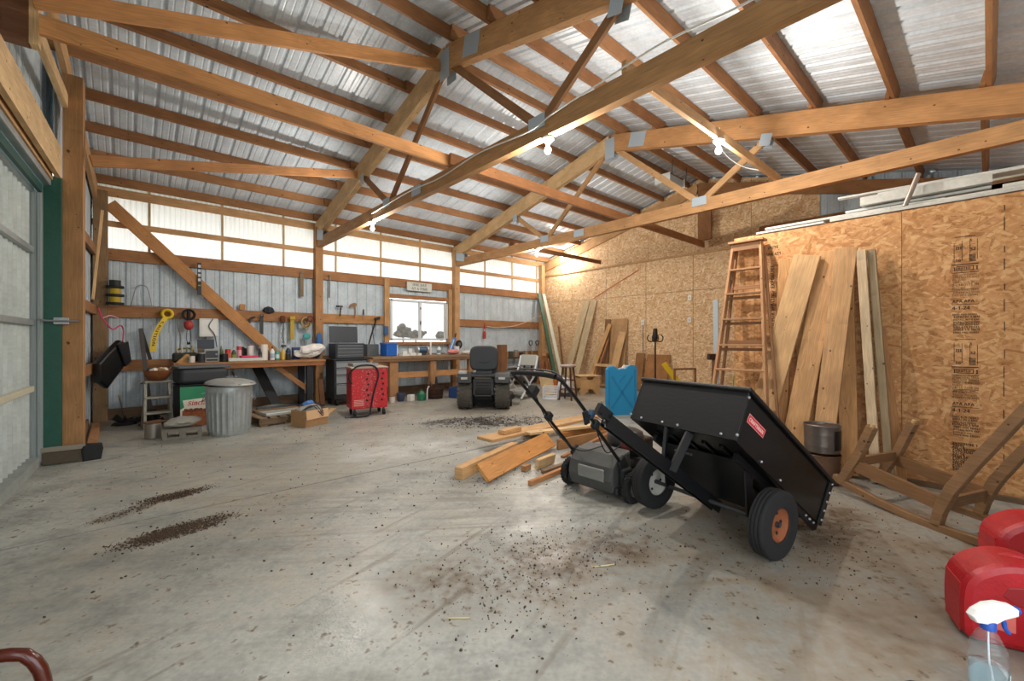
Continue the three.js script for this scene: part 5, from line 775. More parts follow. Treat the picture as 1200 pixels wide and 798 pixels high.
  solo('carpenter_square', 'weathered wooden measuring stick hung on the upper girt by the post', 'ruler', merge([rbox(0.07, 0.5, 0.014, 0.003, 1), at(rbox(0.03, 0.03, 0.02, 0.003, 1), 0, 0.24, 0.01)]), wood('#8f8474', 1), [2.67, 2.42, -9.4]); solo('steel_rod_tool', 'slender steel hook tool hung on the upper girt right of the post', 'tool', tube([[3.19, 2.66, Z], [3.22, 2.62, Z + 0.02], [3.215, 2.4, Z + 0.02], [3.21, 2.18, Z + 0.02]], 0.014, 20, 8), mat('#7a7a78', 0.5, 0.5));
  const h1 = thing('hand_axe', 'pale handled hatchet stuck above the tool chest', 'hatchet', [3.76, 1.9, Z]); part(h1, 'haft', tube([[0, -0.12, 0], [0.015, 0.02, 0], [0, 0.16, 0]], 0.016, 12, 8), wood('#b58a5c')); part(h1, 'axe_head', ext([[-0.1, 0.16], [-0.12, 0.1], [-0.02, 0.13], [0.04, 0.13], [0.04, 0.19], [-0.02, 0.2]], 0.025, 0.004), mat('#8a6a4c', 0.6, 0.3)); const h2 = thing('claw_hammer', 'small dark hammer hung left of the hatchet', 'hammer', [3.44, 1.88, Z]); part(h2, 'haft', bar([0, -0.08, 0], [0.02, 0.12, 0], 0.014), M_BLACKM); part(h2, 'hammer_head', merge([at(cyl(0.022, 0.022, 0.06, 12), -0.05, 0.13, 0, 0, 0, 1.57), at(rbox(0.1, 0.035, 0.025, 0.008, 1), 0.01, 0.13, 0)]), M_DSTEEL); const h3 = thing('pry_bar', 'stubby dark chisel standing right of the hatchet', 'chisel', [3.96, 1.86, Z]); part(h3, 'handle', at(cyl(0.016, 0.02, 0.12, 10), 0, 0.05, 0), mat('#4a3a30', 0.6)); part(h3, 'blade', rbox(0.02, 0.12, 0.008, 0.002, 1), M_STEEL, [0, -0.06, 0]);
}
// ---- corner by the sliding door
{
  const sp = thing('cord_spool', 'black and yellow wound cord spool fixed on the corner post', 'spool', [-0.13, 1.98, -9.18]); for (let i = 0; i < 3; i++) { part(sp, 'flange', at(cyl(0.11, 0.11, 0.035, 22), 0.0, -0.13 + i * 0.13, 0), M_BLACKM); part(sp, 'winding', at(cyl(0.07, 0.07, 0.09, 18), 0, -0.07 + i * 0.13, 0), mat(i < 2 ? '#b59a1e' : '#20221f', 0.6)); }
  const bg = thing('tarp_bundle', 'black plastic tarp bundle slung on pink rope beside the corner post', 'tarp', [-0.16, 0.94, -8.85], 0.95), M_TARP = mat('#101113', 0.38); const sh = [[-0.26, -0.02], [-0.14, 0.09], [0.12, 0.3], [0.2, 0.27], [0.24, 0.02], [0.1, -0.12], [-0.12, -0.34], [-0.24, -0.26]]; part(bg, 'tarp_fold', ext(sh, 0.1, 0.03), M_TARP); part(bg, 'tarp_flap', at(ext([[0.02, 0.26], [0.2, 0.3], [0.26, 0.0], [0.16, -0.06]], 0.03, 0.01), 0, 0, 0.07), mat('#1a1c20', 0.35)); part(bg, 'pink_rope', tube([[0.18, 0.3, 0.02], [0.19, 0.5, 0.02], [0.1, 0.56, 0.04], [-0.06, 0.5, 0.05], [-0.2, 0.66, 0.02], [-0.24, 0.8, 0.0]], 0.01, 40, 6), mat('#c23a6c', 0.7)); part(bg, 'rope_tail', tube([[-0.2, 0.66, 0.02], [-0.1, 0.7, 0.06], [0.02, 0.66, 0.08]], 0.008, 16, 6), mat('#d9a0b0', 0.7));
  board('leaning_stick', 'pale stick leaning on the left wall behind the door post', 'stick', [-0.25, 3.1, -8.35], [-0.34, 1.83, -8.2], 0.06, 0.03, W_PALE, [0, 0, 1]);
  board('floor_board', 'reddish board lying on the floor along the left wall', 'board', [-0.3, 0.03, -7.0], [-0.33, 0.03, -8.9], 0.04, 0.09, wood('#c89468'), [0, 1, 0]); board('floor_board', 'grey board lying against the left wall corner', 'board', [-0.4, 0.08, -7.1], [-0.41, 0.08, -8.6], 0.14, 0.03, W_OLD, [0, 1, 0]);
  solo('rubber_block', 'black rubber block on the floor at the door post', 'block', ext([[-0.06, 0], [0.06, 0], [0.075, 0.1], [0.07, 0.14], [-0.02, 0.15], [-0.06, 0.135], [-0.07, 0.1]], 0.1, 0.012), mat('#1b1d20', 0.8), [-0.275, 0.012, -6.4], [0, 0.2, 0]);
  for (const [x, z, s, lab] of [[-0.02, -8.75, 3, 'tangled black iron parts heaped near the corner post'], [0.28, -8.5, 5, 'flat heap of black iron parts before the step stool']]) { const g = thing('scrap_heap', lab, 'scrap', [x, 0, z], s); const r = rng(s); for (let i = 0; i < 12; i++) { const a = r() * 6.28, l = 0.08 + r() * 0.14; part(g, 'scrap_piece', beamGeo([0, 0.03, 0], [Math.cos(a) * l, 0.02 + r() * 0.14, Math.sin(a) * l], 0.03 + r() * 0.02, 0.02), mat('#191716', 0.8)); } part(g, 'scrap_base', at(cyl(0.12, 0.16, 0.04, 9), 0, 0.02, 0), mat('#191716', 0.8)); if (s === 3) { part(g, 'scrap_rod', bar([0, 0.05, 0], [0.06, 0.42, 0.02], 0.008), M_DSTEEL); part(g, 'scrap_knob', at(sph(0.02), 0.06, 0.43, 0.02), mat('#b59a5a', 0.5)); } else part(g, 'scrap_hub', at(cyl(0.06, 0.08, 0.2, 12), 0.02, 0.12, 0), mat('#191716', 0.8)); }
  const st = thing('step_stool', 'small pale metal step stool left of the charcoal cabinet', 'stool', [0.34, 0, -8.16], 0.1), sm = mat('#a9a79a', 0.5, 0.3, { map: grime, key: 'stl' }); for (const x of [-0.13, 0.13]) { part(st, 'front_leg', beamGeo([x, 0.66, 0], [x * 1.2, 0, 0.14], 0.03, 0.03), sm); part(st, 'rear_leg', beamGeo([x, 0.6, 0], [x * 1.2, 0, -0.16], 0.025, 0.025), sm); } for (const [y, z] of [[0.44, 0.06], [0.22, 0.1]]) part(st, 'step', rbox(0.3, 0.03, 0.15, 0.006, 1), sm, [0, y, z - 0.05]); part(st, 'top_bar', rbox(0.3, 0.03, 0.12, 0.006, 1), sm, [0, 0.67, 0]);
  const fb = thing('basket', 'brown wicker basket of odds and ends perched on the step stool', 'basket', [0.34, 0.686, -8.16]); part(fb, 'bowl', lathe([[0, 0.0], [0.1, 0.0], [0.15, 0.08], [0.165, 0.15], [0.155, 0.15], [0.14, 0.08], [0.09, 0.012], [0, 0.012]], 22), mat('#8a5a34', 0.9, 0, { map: WOOD_B, key: 'bsk' })); for (let i = 0; i < 6; i++) part(fb, 'flower_bit', crumple(0.045, 0.035, 0.045, 40 + i), mat(['#cfc8b8', '#8a6a44', '#ddd6c8', '#3a3a36', '#a58a60', '#cfc8b8'][i], 0.9), [Math.cos(i * 1.05) * 0.08, 0.15, Math.sin(i * 1.05) * 0.08]);
  solo('leaning_stick', 'weathered grey stick poking out beside the wicker basket', 'stick', bar([0.16, 0.62, -8.5], [0.62, 0.9, -8.62], 0.012, 7), W_OLD);
  tin('bare steel paint tin on the floor before the tin sign', [0.26, 0, -7.28], 0.09, 0.19, '#8f8a80', '#6a5648', { name: 'paint_can', cat: 'paint can', metal: 0.6 });
  const cb = thing('cinder_block', 'grey concrete block on the floor before the trash can', 'block', [0.55, 0, -7.05], -0.1), cm = mat('#8c887e', 0.95, 0, { bumpMap: fineNoise, bumpScale: 0.003, map: grime, key: 'cind' }); part(cb, 'block_shell', at(ext([[-0.2, 0], [0.2, 0], [0.2, 0.13], [-0.2, 0.13]], 0.19, 0.004, [[[-0.16, 0.03], [-0.03, 0.03], [-0.03, 0.1], [-0.16, 0.1]], [[0.03, 0.03], [0.16, 0.03], [0.16, 0.1], [0.03, 0.1]]]), 0, 0, 0), cm); solo('grey_sack', 'folded grey paper sack lying over the concrete block', 'sack', crumple(0.2, 0.06, 0.12, 61), mat('#a9a69c', 0.9), [0.55, 0.215, -7.05], [0, -0.1, 0.08]); solo('brown_lid', 'flat brown board resting on the steel paint tin', 'board', rbox(0.22, 0.015, 0.14, 0.004, 1), W_DARK, [0.26, 0.212, -7.28], [0, 0.4, 0]);
}
// ---- pallet, box and scrap under the long bench
{
  const p = thing('pallet', 'weathered wooden pallet on the floor right of the trash can', 'pallet', [1.8, 0, -7.55], 0.12), m = wood('#9a8b78', 1), m2 = wood('#857260', 1); for (const z of [-0.36, 0, 0.36]) part(p, 'stringer', rbox(0.8, 0.09, 0.04, 0.004, 1), m2, [0, 0.065, z]); for (let i = 0; i < 6; i++) part(p, 'deck_slat', rbox(0.1, 0.02, 0.8, 0.003, 1), m, [-0.35 + i * 0.14, 0.121, 0]); for (let i = 0; i < 3; i++) part(p, 'bottom_slat', rbox(0.1, 0.018, 0.8, 0.003, 1), m2, [-0.34 + i * 0.34, 0.0095, 0]);
  solo('metal_sheet', 'folded light metal sheet lying across the pallet', 'sheet', rbox(0.6, 0.05, 0.3, 0.012, 2), mat('#b9bbb6', 0.45, 0.4), [1.82, 0.158, -7.36], [0, 0.15, 0]); board('pallet_board', 'grey board on the rear of the pallet', 'board', [1.5, 0.147, -7.75], [2.15, 0.147, -7.8], 0.03, 0.14, W_OLD, [0, 1, 0]); solo('oil_drip_pan', 'wide dark drip pan behind the pallet under the bench', 'pan', at(lathe([[0, 0.01], [0.3, 0.01], [0.34, 0.1], [0.35, 0.1], [0.31, 0], [0, 0]], 28), 0, 0, 0), mat('#5b5e5e', 0.5, 0.4), [2.0, 0.001, -8.4]);
  const b = thing('cardboard_box', 'open cardboard box heaped with cords beside the post', 'box', [2.06, 0, -6.85], 0.42), cm = mat('#b08a62', 0.9, 0, { map: grime, key: 'cardb' }); part(b, 'carton', merge([at(box(0.4, 0.006, 0.3), 0, 0.004, 0), at(box(0.4, 0.24, 0.006), 0, 0.12, 0.15), at(box(0.4, 0.24, 0.006), 0, 0.12, -0.15), at(box(0.006, 0.24, 0.3), 0.2, 0.12, 0), at(box(0.006, 0.24, 0.3), -0.2, 0.12, 0)]), cm); part(b, 'front_flap', at(box(0.4, 0.13, 0.005), 0, 0.175, 0.165, -0.12), mat('#cfa880', 0.9)); part(b, 'contents', at(crumple(0.2, 0.1, 0.15, 71), 0, 0.2, 0), mat('#8a8780', 0.7)); for (let i = 0; i < 3; i++) part(b, 'cord', tube([[-0.18, 0.24, 0.05], [-0.05 + i * 0.05, 0.3, 0.12], [0.08, 0.14 + i * 0.03, 0.18], [0.17, 0.26, 0.08]], 0.007, 24, 6), M_DSTEEL); part(b, 'blue_pack', at(crumple(0.09, 0.05, 0.06, 73), 0.06, 0.3, -0.1), mat('#3c6eb0', 0.5));
  board('black_board', 'black board leaning under the long bench', 'board', [1.85, 0.78, -9.33], [2.12, 0.02, -8.95], 0.17, 0.03, mat('#1f2124', 0.7), [1, 0, 0]); board('leaning_stick', 'rusty stick leaning under the bench behind the pallet', 'stick', [1.45, 0.7, -9.3], [1.6, 0.02, -8.8], 0.03, 0.02, W_DARK, [1, 0, 0]); board('floor_board', 'short pale board on the floor beside the rolling tool cabinet', 'board', [2.55, 0.012, -7.6], [2.85, 0.012, -8.1], 0.02, 0.1, W_PALE, [0, 1, 0]);
  board('floor_board', 'upright brown offcut leaning on the bench post', 'board', [2.86, 0.5, -8.85], [2.82, 0.02, -8.6], 0.09, 0.04, W_DARK, [1, 0, 0]);
}
// ---- on and under the window bench
{
  const Y = 0.931, g = 'clutter on the window bench';
  const bt = thing('pipe_bender', 'long black lever tool leaning up from the window bench', 'tool', [3.85, Y, -8.95]); part(bt, 'lever', tube([[0, 0.1, 0], [0.18, 0.45, -0.18], [0.36, 0.8, -0.34]], 0.018, 12, 8), M_BLACKM); part(bt, 'head', rbox(0.16, 0.06, 0.05, 0.015, 2), M_BLACKM, [0.4, 0.84, -0.36], [0, 0.4, 0.2]); part(bt, 'base_box', rbox(0.26, 0.26, 0.2, 0.01, 2), mat('#5d6468', 0.5, 0.4), [0.12, 0.13, -0.05]); part(bt, 'rod', bar([0.2, 0.2, -0.05], [0.25, 0.7, -0.3], 0.008), M_DSTEEL);
  const bx = thing('blue_toolbox', 'bright blue plastic box on the window bench', 'box', [4.28, Y, -8.8], 0.1); part(bx, 'box_body', rbox(0.26, 0.26, 0.26, 0.015, 2), mat('#1d5fb8', 0.4), [0, 0.13, 0]); part(bx, 'box_rim', rbox(0.28, 0.04, 0.28, 0.01, 2), mat('#2a6cc4', 0.4), [0, 0.27, 0]); part(bx, 'box_side', rbox(0.02, 0.24, 0.24, 0.006, 1), mat('#d8dde0', 0.5), [0.145, 0.12, 0]);
  solo('blue_bin', 'small dark blue hanging bin on the stud left of the window', 'bin', rbox(0.1, 0.2, 0.07, 0.012, 2), mat('#2f5d8f', 0.5), [4.47, 1.5, -9.33]);
  const parts = [['flat white tray near the blue box', 4.55, -8.6, 0.2, 0.03, 0.12], ['small white carton right of the blue box', 4.64, -8.75, 0.1, 0.1, 0.08], ['low white carton before the window', 4.75, -8.62, 0.16, 0.06, 0.1], ['tall white carton before the window', 4.82, -8.85, 0.08, 0.15, 0.08], ['small pale packet beside the machine vice', 4.92, -8.6, 0.09, 0.05, 0.07]]; for (const [l, x, z, w, h, d] of parts) { const t = thing('small_carton', l, 'carton', [x, Y, z], rr(-0.3, 0.3), g); part(t, 'carton_body', rbox(w, h, d, 0.004, 1), mat('#e0e2de', 0.6), [0, h / 2, 0]); part(t, 'carton_flap', rbox(w * 0.9, 0.006, d * 0.9, 0.002, 1), mat('#c9ccc8', 0.6), [0, h + 0.003, 0]); }
  const vc = thing('bench_grinder', 'silver and navy bench machine before the window mullion', 'grinder', [5.12, Y, -8.82]); part(vc, 'motor', at(cyl(0.07, 0.07, 0.18, 20), 0, 0.12, 0, 0, 0, Math.PI / 2), mat('#3e5a7a', 0.4, 0.2)); for (const s of [1, -1]) part(vc, 'wheel_guard', at(cyl(0.09, 0.09, 0.04, 22), s * 0.13, 0.12, 0, 0, 0, Math.PI / 2), mat('#b9bdc0', 0.4, 0.5)); part(vc, 'pedestal', rbox(0.14, 0.06, 0.14, 0.01, 1), M_DSTEEL, [0, 0.03, 0]);
  solo('white_tube', 'thin upright white plastic tube on the window bench', 'tube', tubeOpen([5.4, Y, -8.9], [5.4, Y + 0.32, -8.9], 0.02, 0.016), M_WHITE); bottle('white squeeze bottle with silver top before the right pane', [5.58, Y, -8.82], 0.045, 0.22, '#dfe4e6', '#9aa0a4', { label: '#7f8b94' }); solo('red_rag', 'crumpled pink and red rag on the window bench', 'rag', crumple(0.17, 0.06, 0.12, 81), mat('#d08a86', 0.95), [5.9, Y + 0.07, -8.68]); solo('grey_cloth', 'folded grey cloth lying at the end of the window bench', 'cloth', crumple(0.14, 0.05, 0.1, 83), mat('#c8c3ba', 0.95), [6.2, Y + 0.05, -8.55]);
  const dg = thing('chop_saw', 'blue tilted cutting machine with black wheel at the bench end', 'saw', [6.08, Y, -8.95], 0.2); part(dg, 'arm', beamGeo([-0.14, 0.04, 0], [0.06, 0.4, 0], 0.07, 0.06), mat('#3f7ec0', 0.4)); part(dg, 'arm_edge', beamGeo([-0.16, 0.05, 0.032], [0.0, 0.36, 0.032], 0.025, 0.012), mat('#cfd8de', 0.4)); part(dg, 'disc', at(cyl(0.11, 0.11, 0.03, 26), 0.17, 0.24, 0.03, Math.PI / 2), M_BLACKM); part(dg, 'disc_hub', at(cyl(0.05, 0.05, 0.04, 18), 0.17, 0.24, 0.035, Math.PI / 2), M_STEEL); part(dg, 'saw_base', rbox(0.36, 0.05, 0.22, 0.01, 1), mat('#c9ccc9', 0.5), [0, 0.025, 0]); part(dg, 'saw_handle', bar([0.06, 0.4, 0], [0.1, 0.52, 0], 0.016), M_BLACKM); part(dg, 'motor', rbox(0.12, 0.16, 0.1, 0.02, 2), mat('#d9dde0', 0.4), [0.12, 0.12, 0]);
  tin('small white plastic tub on the floor left of the bench leg', [4.02, 0, -8.1], 0.06, 0.13, '#c9c2b8', '#8a5a50', { name: 'plastic_tub', cat: 'tub' }); tin('brown rusty tin between welder and bench leg', [3.85, 0, -8.2], 0.07, 0.22, '#a8703c', '#6a4a30', { band: '#c98a4a' });
  bottle('dark green glass jug under the window bench', [4.66, 0, -8.05], 0.085, 0.24, '#1f6a4c', '#2a3a34', { sh: 0.55 }); const cr = thing('wooden_tub', 'dark brown staved tub holding tools under the window bench', 'tub', [5.05, 0, -8.15]); part(cr, 'tub_wall', lathe([[0, 0.0], [0.17, 0.0], [0.2, 0.29], [0.185, 0.29], [0.16, 0.012], [0, 0.012]], 24), mat('#4a3024', 0.85, 0, { map: WOOD_B, key: 'tubw' })); for (const y of [0.07, 0.22]) part(cr, 'hoop', at(torus(0.176 + y * 0.1, 0.006, 30, 6), 0, y, 0, Math.PI / 2), M_DSTEEL); part(cr, 'bottle_neck', at(cyl(0.02, 0.035, 0.22, 12), 0.04, 0.36, 0), mat('#1d2430', 0.4)); part(cr, 'tool_rod', bar([-0.05, 0.2, 0], [-0.14, 0.36, 0.05], 0.012), M_STEEL);
  solo('bent_pipe', 'bent white pipe leaning before the wooden tub', 'pipe', tube([[4.74, 0.014, -7.95], [4.76, 0.2, -7.98], [4.8, 0.28, -8.0], [4.83, 0.28, -8.02]], 0.014, 24, 8), mat('#c6c6c0', 0.5)); solo('white_carton', 'small white box on the floor left of the green jug', 'box', rbox(0.12, 0.13, 0.1, 0.005, 1), mat('#d8d4cc', 0.7), [4.45, 0.066, -8.12], [0, 0.3, 0]); solo('navy_pot', 'small navy pot beside the window bench leg', 'pot', lathe([[0, 0], [0.07, 0], [0.09, 0.17], [0.08, 0.17], [0.06, 0.01], [0, 0.01]], 20), mat('#33425c', 0.5), [4.27, 0.001, -8.22]);
  const cs = thing('storage_crate', 'blue plastic crate on the floor beside the tractor wheel', 'crate', [5.55, 0, -7.95], 0.3); part(cs, 'crate_floor', rbox(0.36, 0.012, 0.28, 0.004, 1), mat('#27406e', 0.5), [0, 0.007, 0]); for (const s of [1, -1]) { part(cs, 'crate_wall', rbox(0.36, 0.22, 0.012, 0.004, 1), mat('#2c4a80', 0.5), [0, 0.12, s * 0.14]); part(cs, 'crate_wall', rbox(0.012, 0.22, 0.28, 0.004, 1), mat('#2c4a80', 0.5), [s * 0.18, 0.12, 0]); } board('floor_board', 'pale upright board leaning behind the blue crate', 'board', [5.86, 0.42, -8.3], [5.86, 0.02, -8.15], 0.12, 0.03, W_PALE, [1, 0, 0]);
  // lettered board over the window
  const sg = canvasTex(512, 160, (x, w, h) => { x.fillStyle = '#c9cdc6'; x.fillRect(0, 0, w, h); x.strokeStyle = '#8a8f88'; x.lineWidth = 6; x.strokeRect(3, 3, w - 6, h - 6); x.fillStyle = '#2c3036'; x.textAlign = 'center'; x.font = 'bold 62px serif'; x.fillText('ONE DAY', w / 2, 66, 420); x.fillText('AT A TIME', w / 2, 136, 460); });
  const plain = mat('#9ca19a', 0.7); solo('motto_sign', 'grey lettered wooden motto board hung over the window', 'sign', new THREE.BoxGeometry(0.7, 0.22, 0.025), [plain, plain, plain, plain, new THREE.MeshStandardMaterial({ map: sg, roughness: 0.7 }), plain], [5.39, 2.59, -9.405], [0, 0, 0]);
}

// ================================================================ THE FAR CORNER AND THE GABLE WALL
{
  board('corner_stub', 'short thick brown post standing on the floor behind the tractor', 'post', [7.3, 0.0, -8.5], [7.3, 1.16, -8.5], 0.19, 0.19, wood('#8f6244', 1), [1, 0, 0]);
  board('corner_stub', 'thin pale stake standing beside the thick brown post', 'stake', [7.62, 0.0, -8.7], [7.62, 0.95, -8.7], 0.06, 0.05, wood('#c0946a'), [1, 0, 0]);
  solo('red_hand_tool', 'red handled tool hung on a hook from the rear girt', 'tool', merge([rbox(0.1, 0.2, 0.05, 0.02, 2), at(torus(0.04, 0.008, 16, 6), 0, 0.14, 0), at(rbox(0.03, 0.16, 0.03, 0.01, 1), 0.01, 0.24, 0)]), mat('#a8342c', 0.5), [7.41, 1.42, -9.38]);
  bottle('white and blue jug standing behind the tractor seat', [6.45, 0.0, -7.9], 0.1, 0.85, '#3f6ea8', '#dfe4e8', { label: '#dfe6ec', sh: 0.7 });
  solo('garden_hose_rope', 'pale rope sagging along the rear girt to the corner', 'rope', tube([[7.5, 1.66, -9.37], [7.9, 1.64, -9.36], [8.6, 1.72, -9.34], [9.4, 1.98, -9.3], [9.55, 2.05, -9.2]], 0.012, 40, 6), mat('#cfb8a8', 0.8));
  for (const [x, lab] of [[9.1, 'wooden shaft shovel with black handle standing in the corner'], [9.38, 'second long handled spade leaning beside the corner shovel']]) { const s = thing('garden_spade', lab, 'shovel', [x, 0, -9.2]); part(s, 'shaft', bar([0, 0.3, 0.1], [0, 1.12, -0.05], 0.018), wood('#c6a27a')); part(s, 'grip', tube([[-0.0, 1.1, -0.05], [-0.06, 1.18, -0.06], [-0.05, 1.25, -0.06], [0.05, 1.25, -0.06], [0.06, 1.18, -0.06], [0, 1.1, -0.05]], 0.014, 30, 8), M_BLACKM); part(s, 'blade', at(ext([[-0.1, 0.34], [-0.11, 0.12], [0, 0], [0.11, 0.12], [0.1, 0.34], [0, 0.36]], 0.012, 0.003), 0, 0, 0.1), M_DSTEEL); }
  const sf = thing('low_shelf', 'low dark shelf of odds and ends against the back wall', 'shelf', [8.35, 0, -9.15]); for (const y of [0.12, 0.45, 0.78]) part(sf, 'shelf_board', rbox(1.1, 0.03, 0.34, 0.004, 1), wood('#5c4636', 1), [0, y, 0]); for (const x of [-0.53, 0.53]) for (const z of [-0.15, 0.15]) part(sf, 'upright', rbox(0.04, 0.8, 0.04, 0.004, 1), M_BLACKM, [x, 0.4, z]);
  for (let i = 0; i < 5; i++) { const c = ['#7a7a74', '#3a4a3a', '#8a8478', '#2c2c2e', '#9a8a6a'][i], L = ['dull grey tin on the low shelf', 'dark green tin on the low shelf', 'beige tin on the low shelf', 'black tin on the low shelf', 'tan tin on the low shelf'][i]; tin(L, [7.95 + i * 0.2, 0.797, -9.1], 0.06, 0.13 + 0.03 * (i % 3), c, '#5a5a56', { group: 'tins on the low shelf' }); }
  const sh = thing('sawhorse', 'reddish brown wooden trestle standing in the far corner', 'trestle', [9.25, 0, -8.75], 0.5), sm = wood('#a8653c'); part(sh, 'top_rail', rbox(0.5, 0.09, 0.12, 0.005, 1), wood('#d19a62'), [0, 0.86, 0]); for (const x of [-0.2, 0.2]) for (const z of [-1, 1]) part(sh, 'leg', beamGeo([x, 0.84, z * 0.03], [x * 1.2, 0, z * 0.2], 0.08, 0.03), sm); part(sh, 'shelf_rail', rbox(0.46, 0.06, 0.03, 0.004, 1), sm, [0, 0.4, 0.11]);
  // gutters in the corner
  board('leaning_gutter', 'long dark green gutter leaning in the far corner', 'gutter', [9.5, 2.72, -9.3], [9.0, 0.05, -8.12], 0.1, 0.06, mat('#3a5c48', 0.5), [1, 0, 0.4]); board('leaning_gutter', 'long pale gutter leaning in front of the green one', 'gutter', [9.62, 2.7, -9.22], [9.08, 0.05, -7.95], 0.1, 0.05, mat('#c7c6b4', 0.55), [1, 0, 0.4]); board('leaning_stick', 'thin brown stick leaning on the gable behind the gutters', 'stick', [9.79, 1.7, -8.75], [9.6, 0.02, -8.35], 0.06, 0.02, wood('#a87a50'), [0, 0, 1]);
  // boards on the gable wall
  const G = 'boards leaning on the gable wall', gb = (l, zt, yt, zb, xb, w, m, t = 0.025, xt = 9.79) => board('gable_board', l, 'board', [xt, yt, zt], [xb, 0.02, zb], w, t, m, [0, 0, 1], G); const gw = mat('#cfcab6', 0.75, 0, { map: WOOD_A, key: 'gw' });
  gb('tall grey white board leaning left of its twin on the gable', -7.66, 2.42, -8.1, 9.3, 0.22, gw); gb('tall grey white board leaning right of its twin on the gable', -7.4, 2.4, -7.78, 9.32, 0.22, gw, 0.025, 9.76); gb('shorter grey board leaning beside the tall pair', -7.12, 1.2, -7.4, 9.4, 0.2, gw, 0.025, 9.77); gb('small pale offcut leaning left of the shorter grey board', -7.3, 0.8, -7.5, 9.45, 0.12, gw, 0.02, 9.7); gb('tan narrow board leaning beside the plywood', -6.86, 1.72, -7.32, 9.35, 0.12, wood('#d9ae78'), 0.03, 9.76); gb('dark brown board leaning behind the tan one', -6.95, 1.85, -6.95, 9.6, 0.18, wood('#8f6648'), 0.02, 9.8);
  gb('plain plywood panel leaning on the gable', -6.58, 1.85, -6.6, 9.62, 0.5, wood('#c4a076'), 0.012, 9.8); gb('narrow pale plywood offcut in front of the plywood panel', -6.45, 1.5, -6.6, 9.35, 0.22, wood('#dcb88c'), 0.014, 9.74); gb('thin reddish lath leaning before the plywood', -6.85, 1.3, -7.1, 9.3, 0.05, wood('#b5744e'), 0.02, 9.66);
  board('cross_batten', 'pale batten resting level before the plywood panel', 'board', [9.33, 0.62, -7.05], [9.3, 0.62, -6.35], 0.07, 0.03, W_PALE, [0, 1, 0]); solo('batten_stand', 'wooden stand holding the pale batten', 'stand', merge([at(rbox(0.05, 0.58, 0.05, 0.004, 1), 9.32, 0.29, -7.0), at(rbox(0.05, 0.58, 0.05, 0.004, 1), 9.3, 0.29, -6.4), at(rbox(0.05, 0.05, 0.65, 0.004, 1), 9.31, 0.1, -6.7)]), wood('#b98a5c'));
  board('gable_board', 'broad dark tan board leaning behind the blue table', 'board', [9.79, 0.95, -5.95], [9.6, 0.02, -5.95], 0.24, 0.02, wood('#a5743f'), [0, 0, 1], G);
  // carved plywood bench end
  const cp = thing('plywood_bench', 'low plywood bench with scalloped cut-out ends', 'bench', [8.2, 0, -6.4], -0.5), pm = wood('#d6b284'); const prof = [[-0.25, 0], [-0.14, 0], [-0.08, 0.1], [0, 0.13], [0.08, 0.1], [0.14, 0], [0.25, 0], [0.23, 0.16], [0.25, 0.42], [0.12, 0.42], [0.06, 0.34], [-0.06, 0.34], [-0.12, 0.42], [-0.25, 0.42], [-0.22, 0.2]]; part(cp, 'end_panel', triUV(ext(prof, 0.02, 0.002)), pm, [0, 0, 0.15]); part(cp, 'end_panel', triUV(ext(prof, 0.02, 0.002)), pm, [0, 0, -0.25]); part(cp, 'seat_board', rbox(0.54, 0.02, 0.46, 0.003, 1), wood('#e6c89c'), [0, 0.431, -0.05]); part(cp, 'side_board', rbox(0.02, 0.25, 0.4, 0.003, 1), pm, [-0.23, 0.26, -0.05]);
  // stool, tank, crate, lawn chair
  const st = thing('bar_stool', 'tall dark red wooden stool with round pale seat', 'stool', [7.06, 0, -6.04]), rm = wood('#5c2a20'); part(st, 'seat', lathe([[0, 0.7], [0.16, 0.7], [0.175, 0.715], [0.175, 0.735], [0.16, 0.75], [0, 0.752]], 28), mat('#a8948c', 0.5)); for (let i = 0; i < 4; i++) { const a = i * 1.5708 + 0.5; part(st, 'leg', bar([Math.cos(a) * 0.12, 0.7, Math.sin(a) * 0.12], [Math.cos(a) * 0.2, 0, Math.sin(a) * 0.2], 0.018), rm); } for (const y of [0.22, 0.42]) part(st, 'rung_ring', at(torus(0.178 - 0.11 * y * 0.9, 0.009, 26, 6), 0, y, 0, Math.PI / 2), rm);
  const tk = thing('pressure_tank', 'white horizontal pressure tank with a dark end behind the stool', 'tank', [7.55, 0, -6.55], 0.72); part(tk, 'shell', at(lathe([[0, -0.3], [0.1, -0.29], [0.16, -0.24], [0.17, -0.2], [0.17, 0.2]], 30), 0, 0.24, 0, 0, 0, -Math.PI / 2), mat('#d9dcde', 0.35)); part(tk, 'end_cap', at(lathe([[0.171, 0.2], [0.171, 0.25], [0.15, 0.3], [0.08, 0.33], [0, 0.335]], 30), 0, 0.24, 0, 0, 0, -Math.PI / 2), mat('#2b3036', 0.45)); for (const x of [-0.18, 0.15]) part(tk, 'foot', rbox(0.05, 0.1, 0.26, 0.01, 1), M_DSTEEL, [x, 0.05, 0]); part(tk, 'valve', at(cyl(0.02, 0.025, 0.06, 12), 0, 0.43, 0), M_STEEL);
  const wc = thing('wire_crate', 'white perforated plastic crate on the floor left of the stool', 'crate', [6.86, 0, -6.36], 0.6), wm = mat('#d6dade', 0.5); for (const s of [1, -1]) { for (let i = 0; i < 5; i++) { part(wc, 'crate_bar', rbox(0.3, 0.016, 0.012, 0.003, 1), wm, [0, 0.03 + i * 0.06, s * 0.15]); part(wc, 'crate_bar', rbox(0.012, 0.016, 0.3, 0.003, 1), wm, [s * 0.15, 0.03 + i * 0.06, 0]); } for (const t of [-1, -0.33, 0.33, 1]) part(wc, 'crate_post', rbox(0.016, 0.28, 0.014, 0.003, 1), wm, [t * 0.145, 0.142, s * 0.15]); } part(wc, 'crate_floor', rbox(0.3, 0.012, 0.3, 0.003, 1), wm, [0, 0.007, 0]);
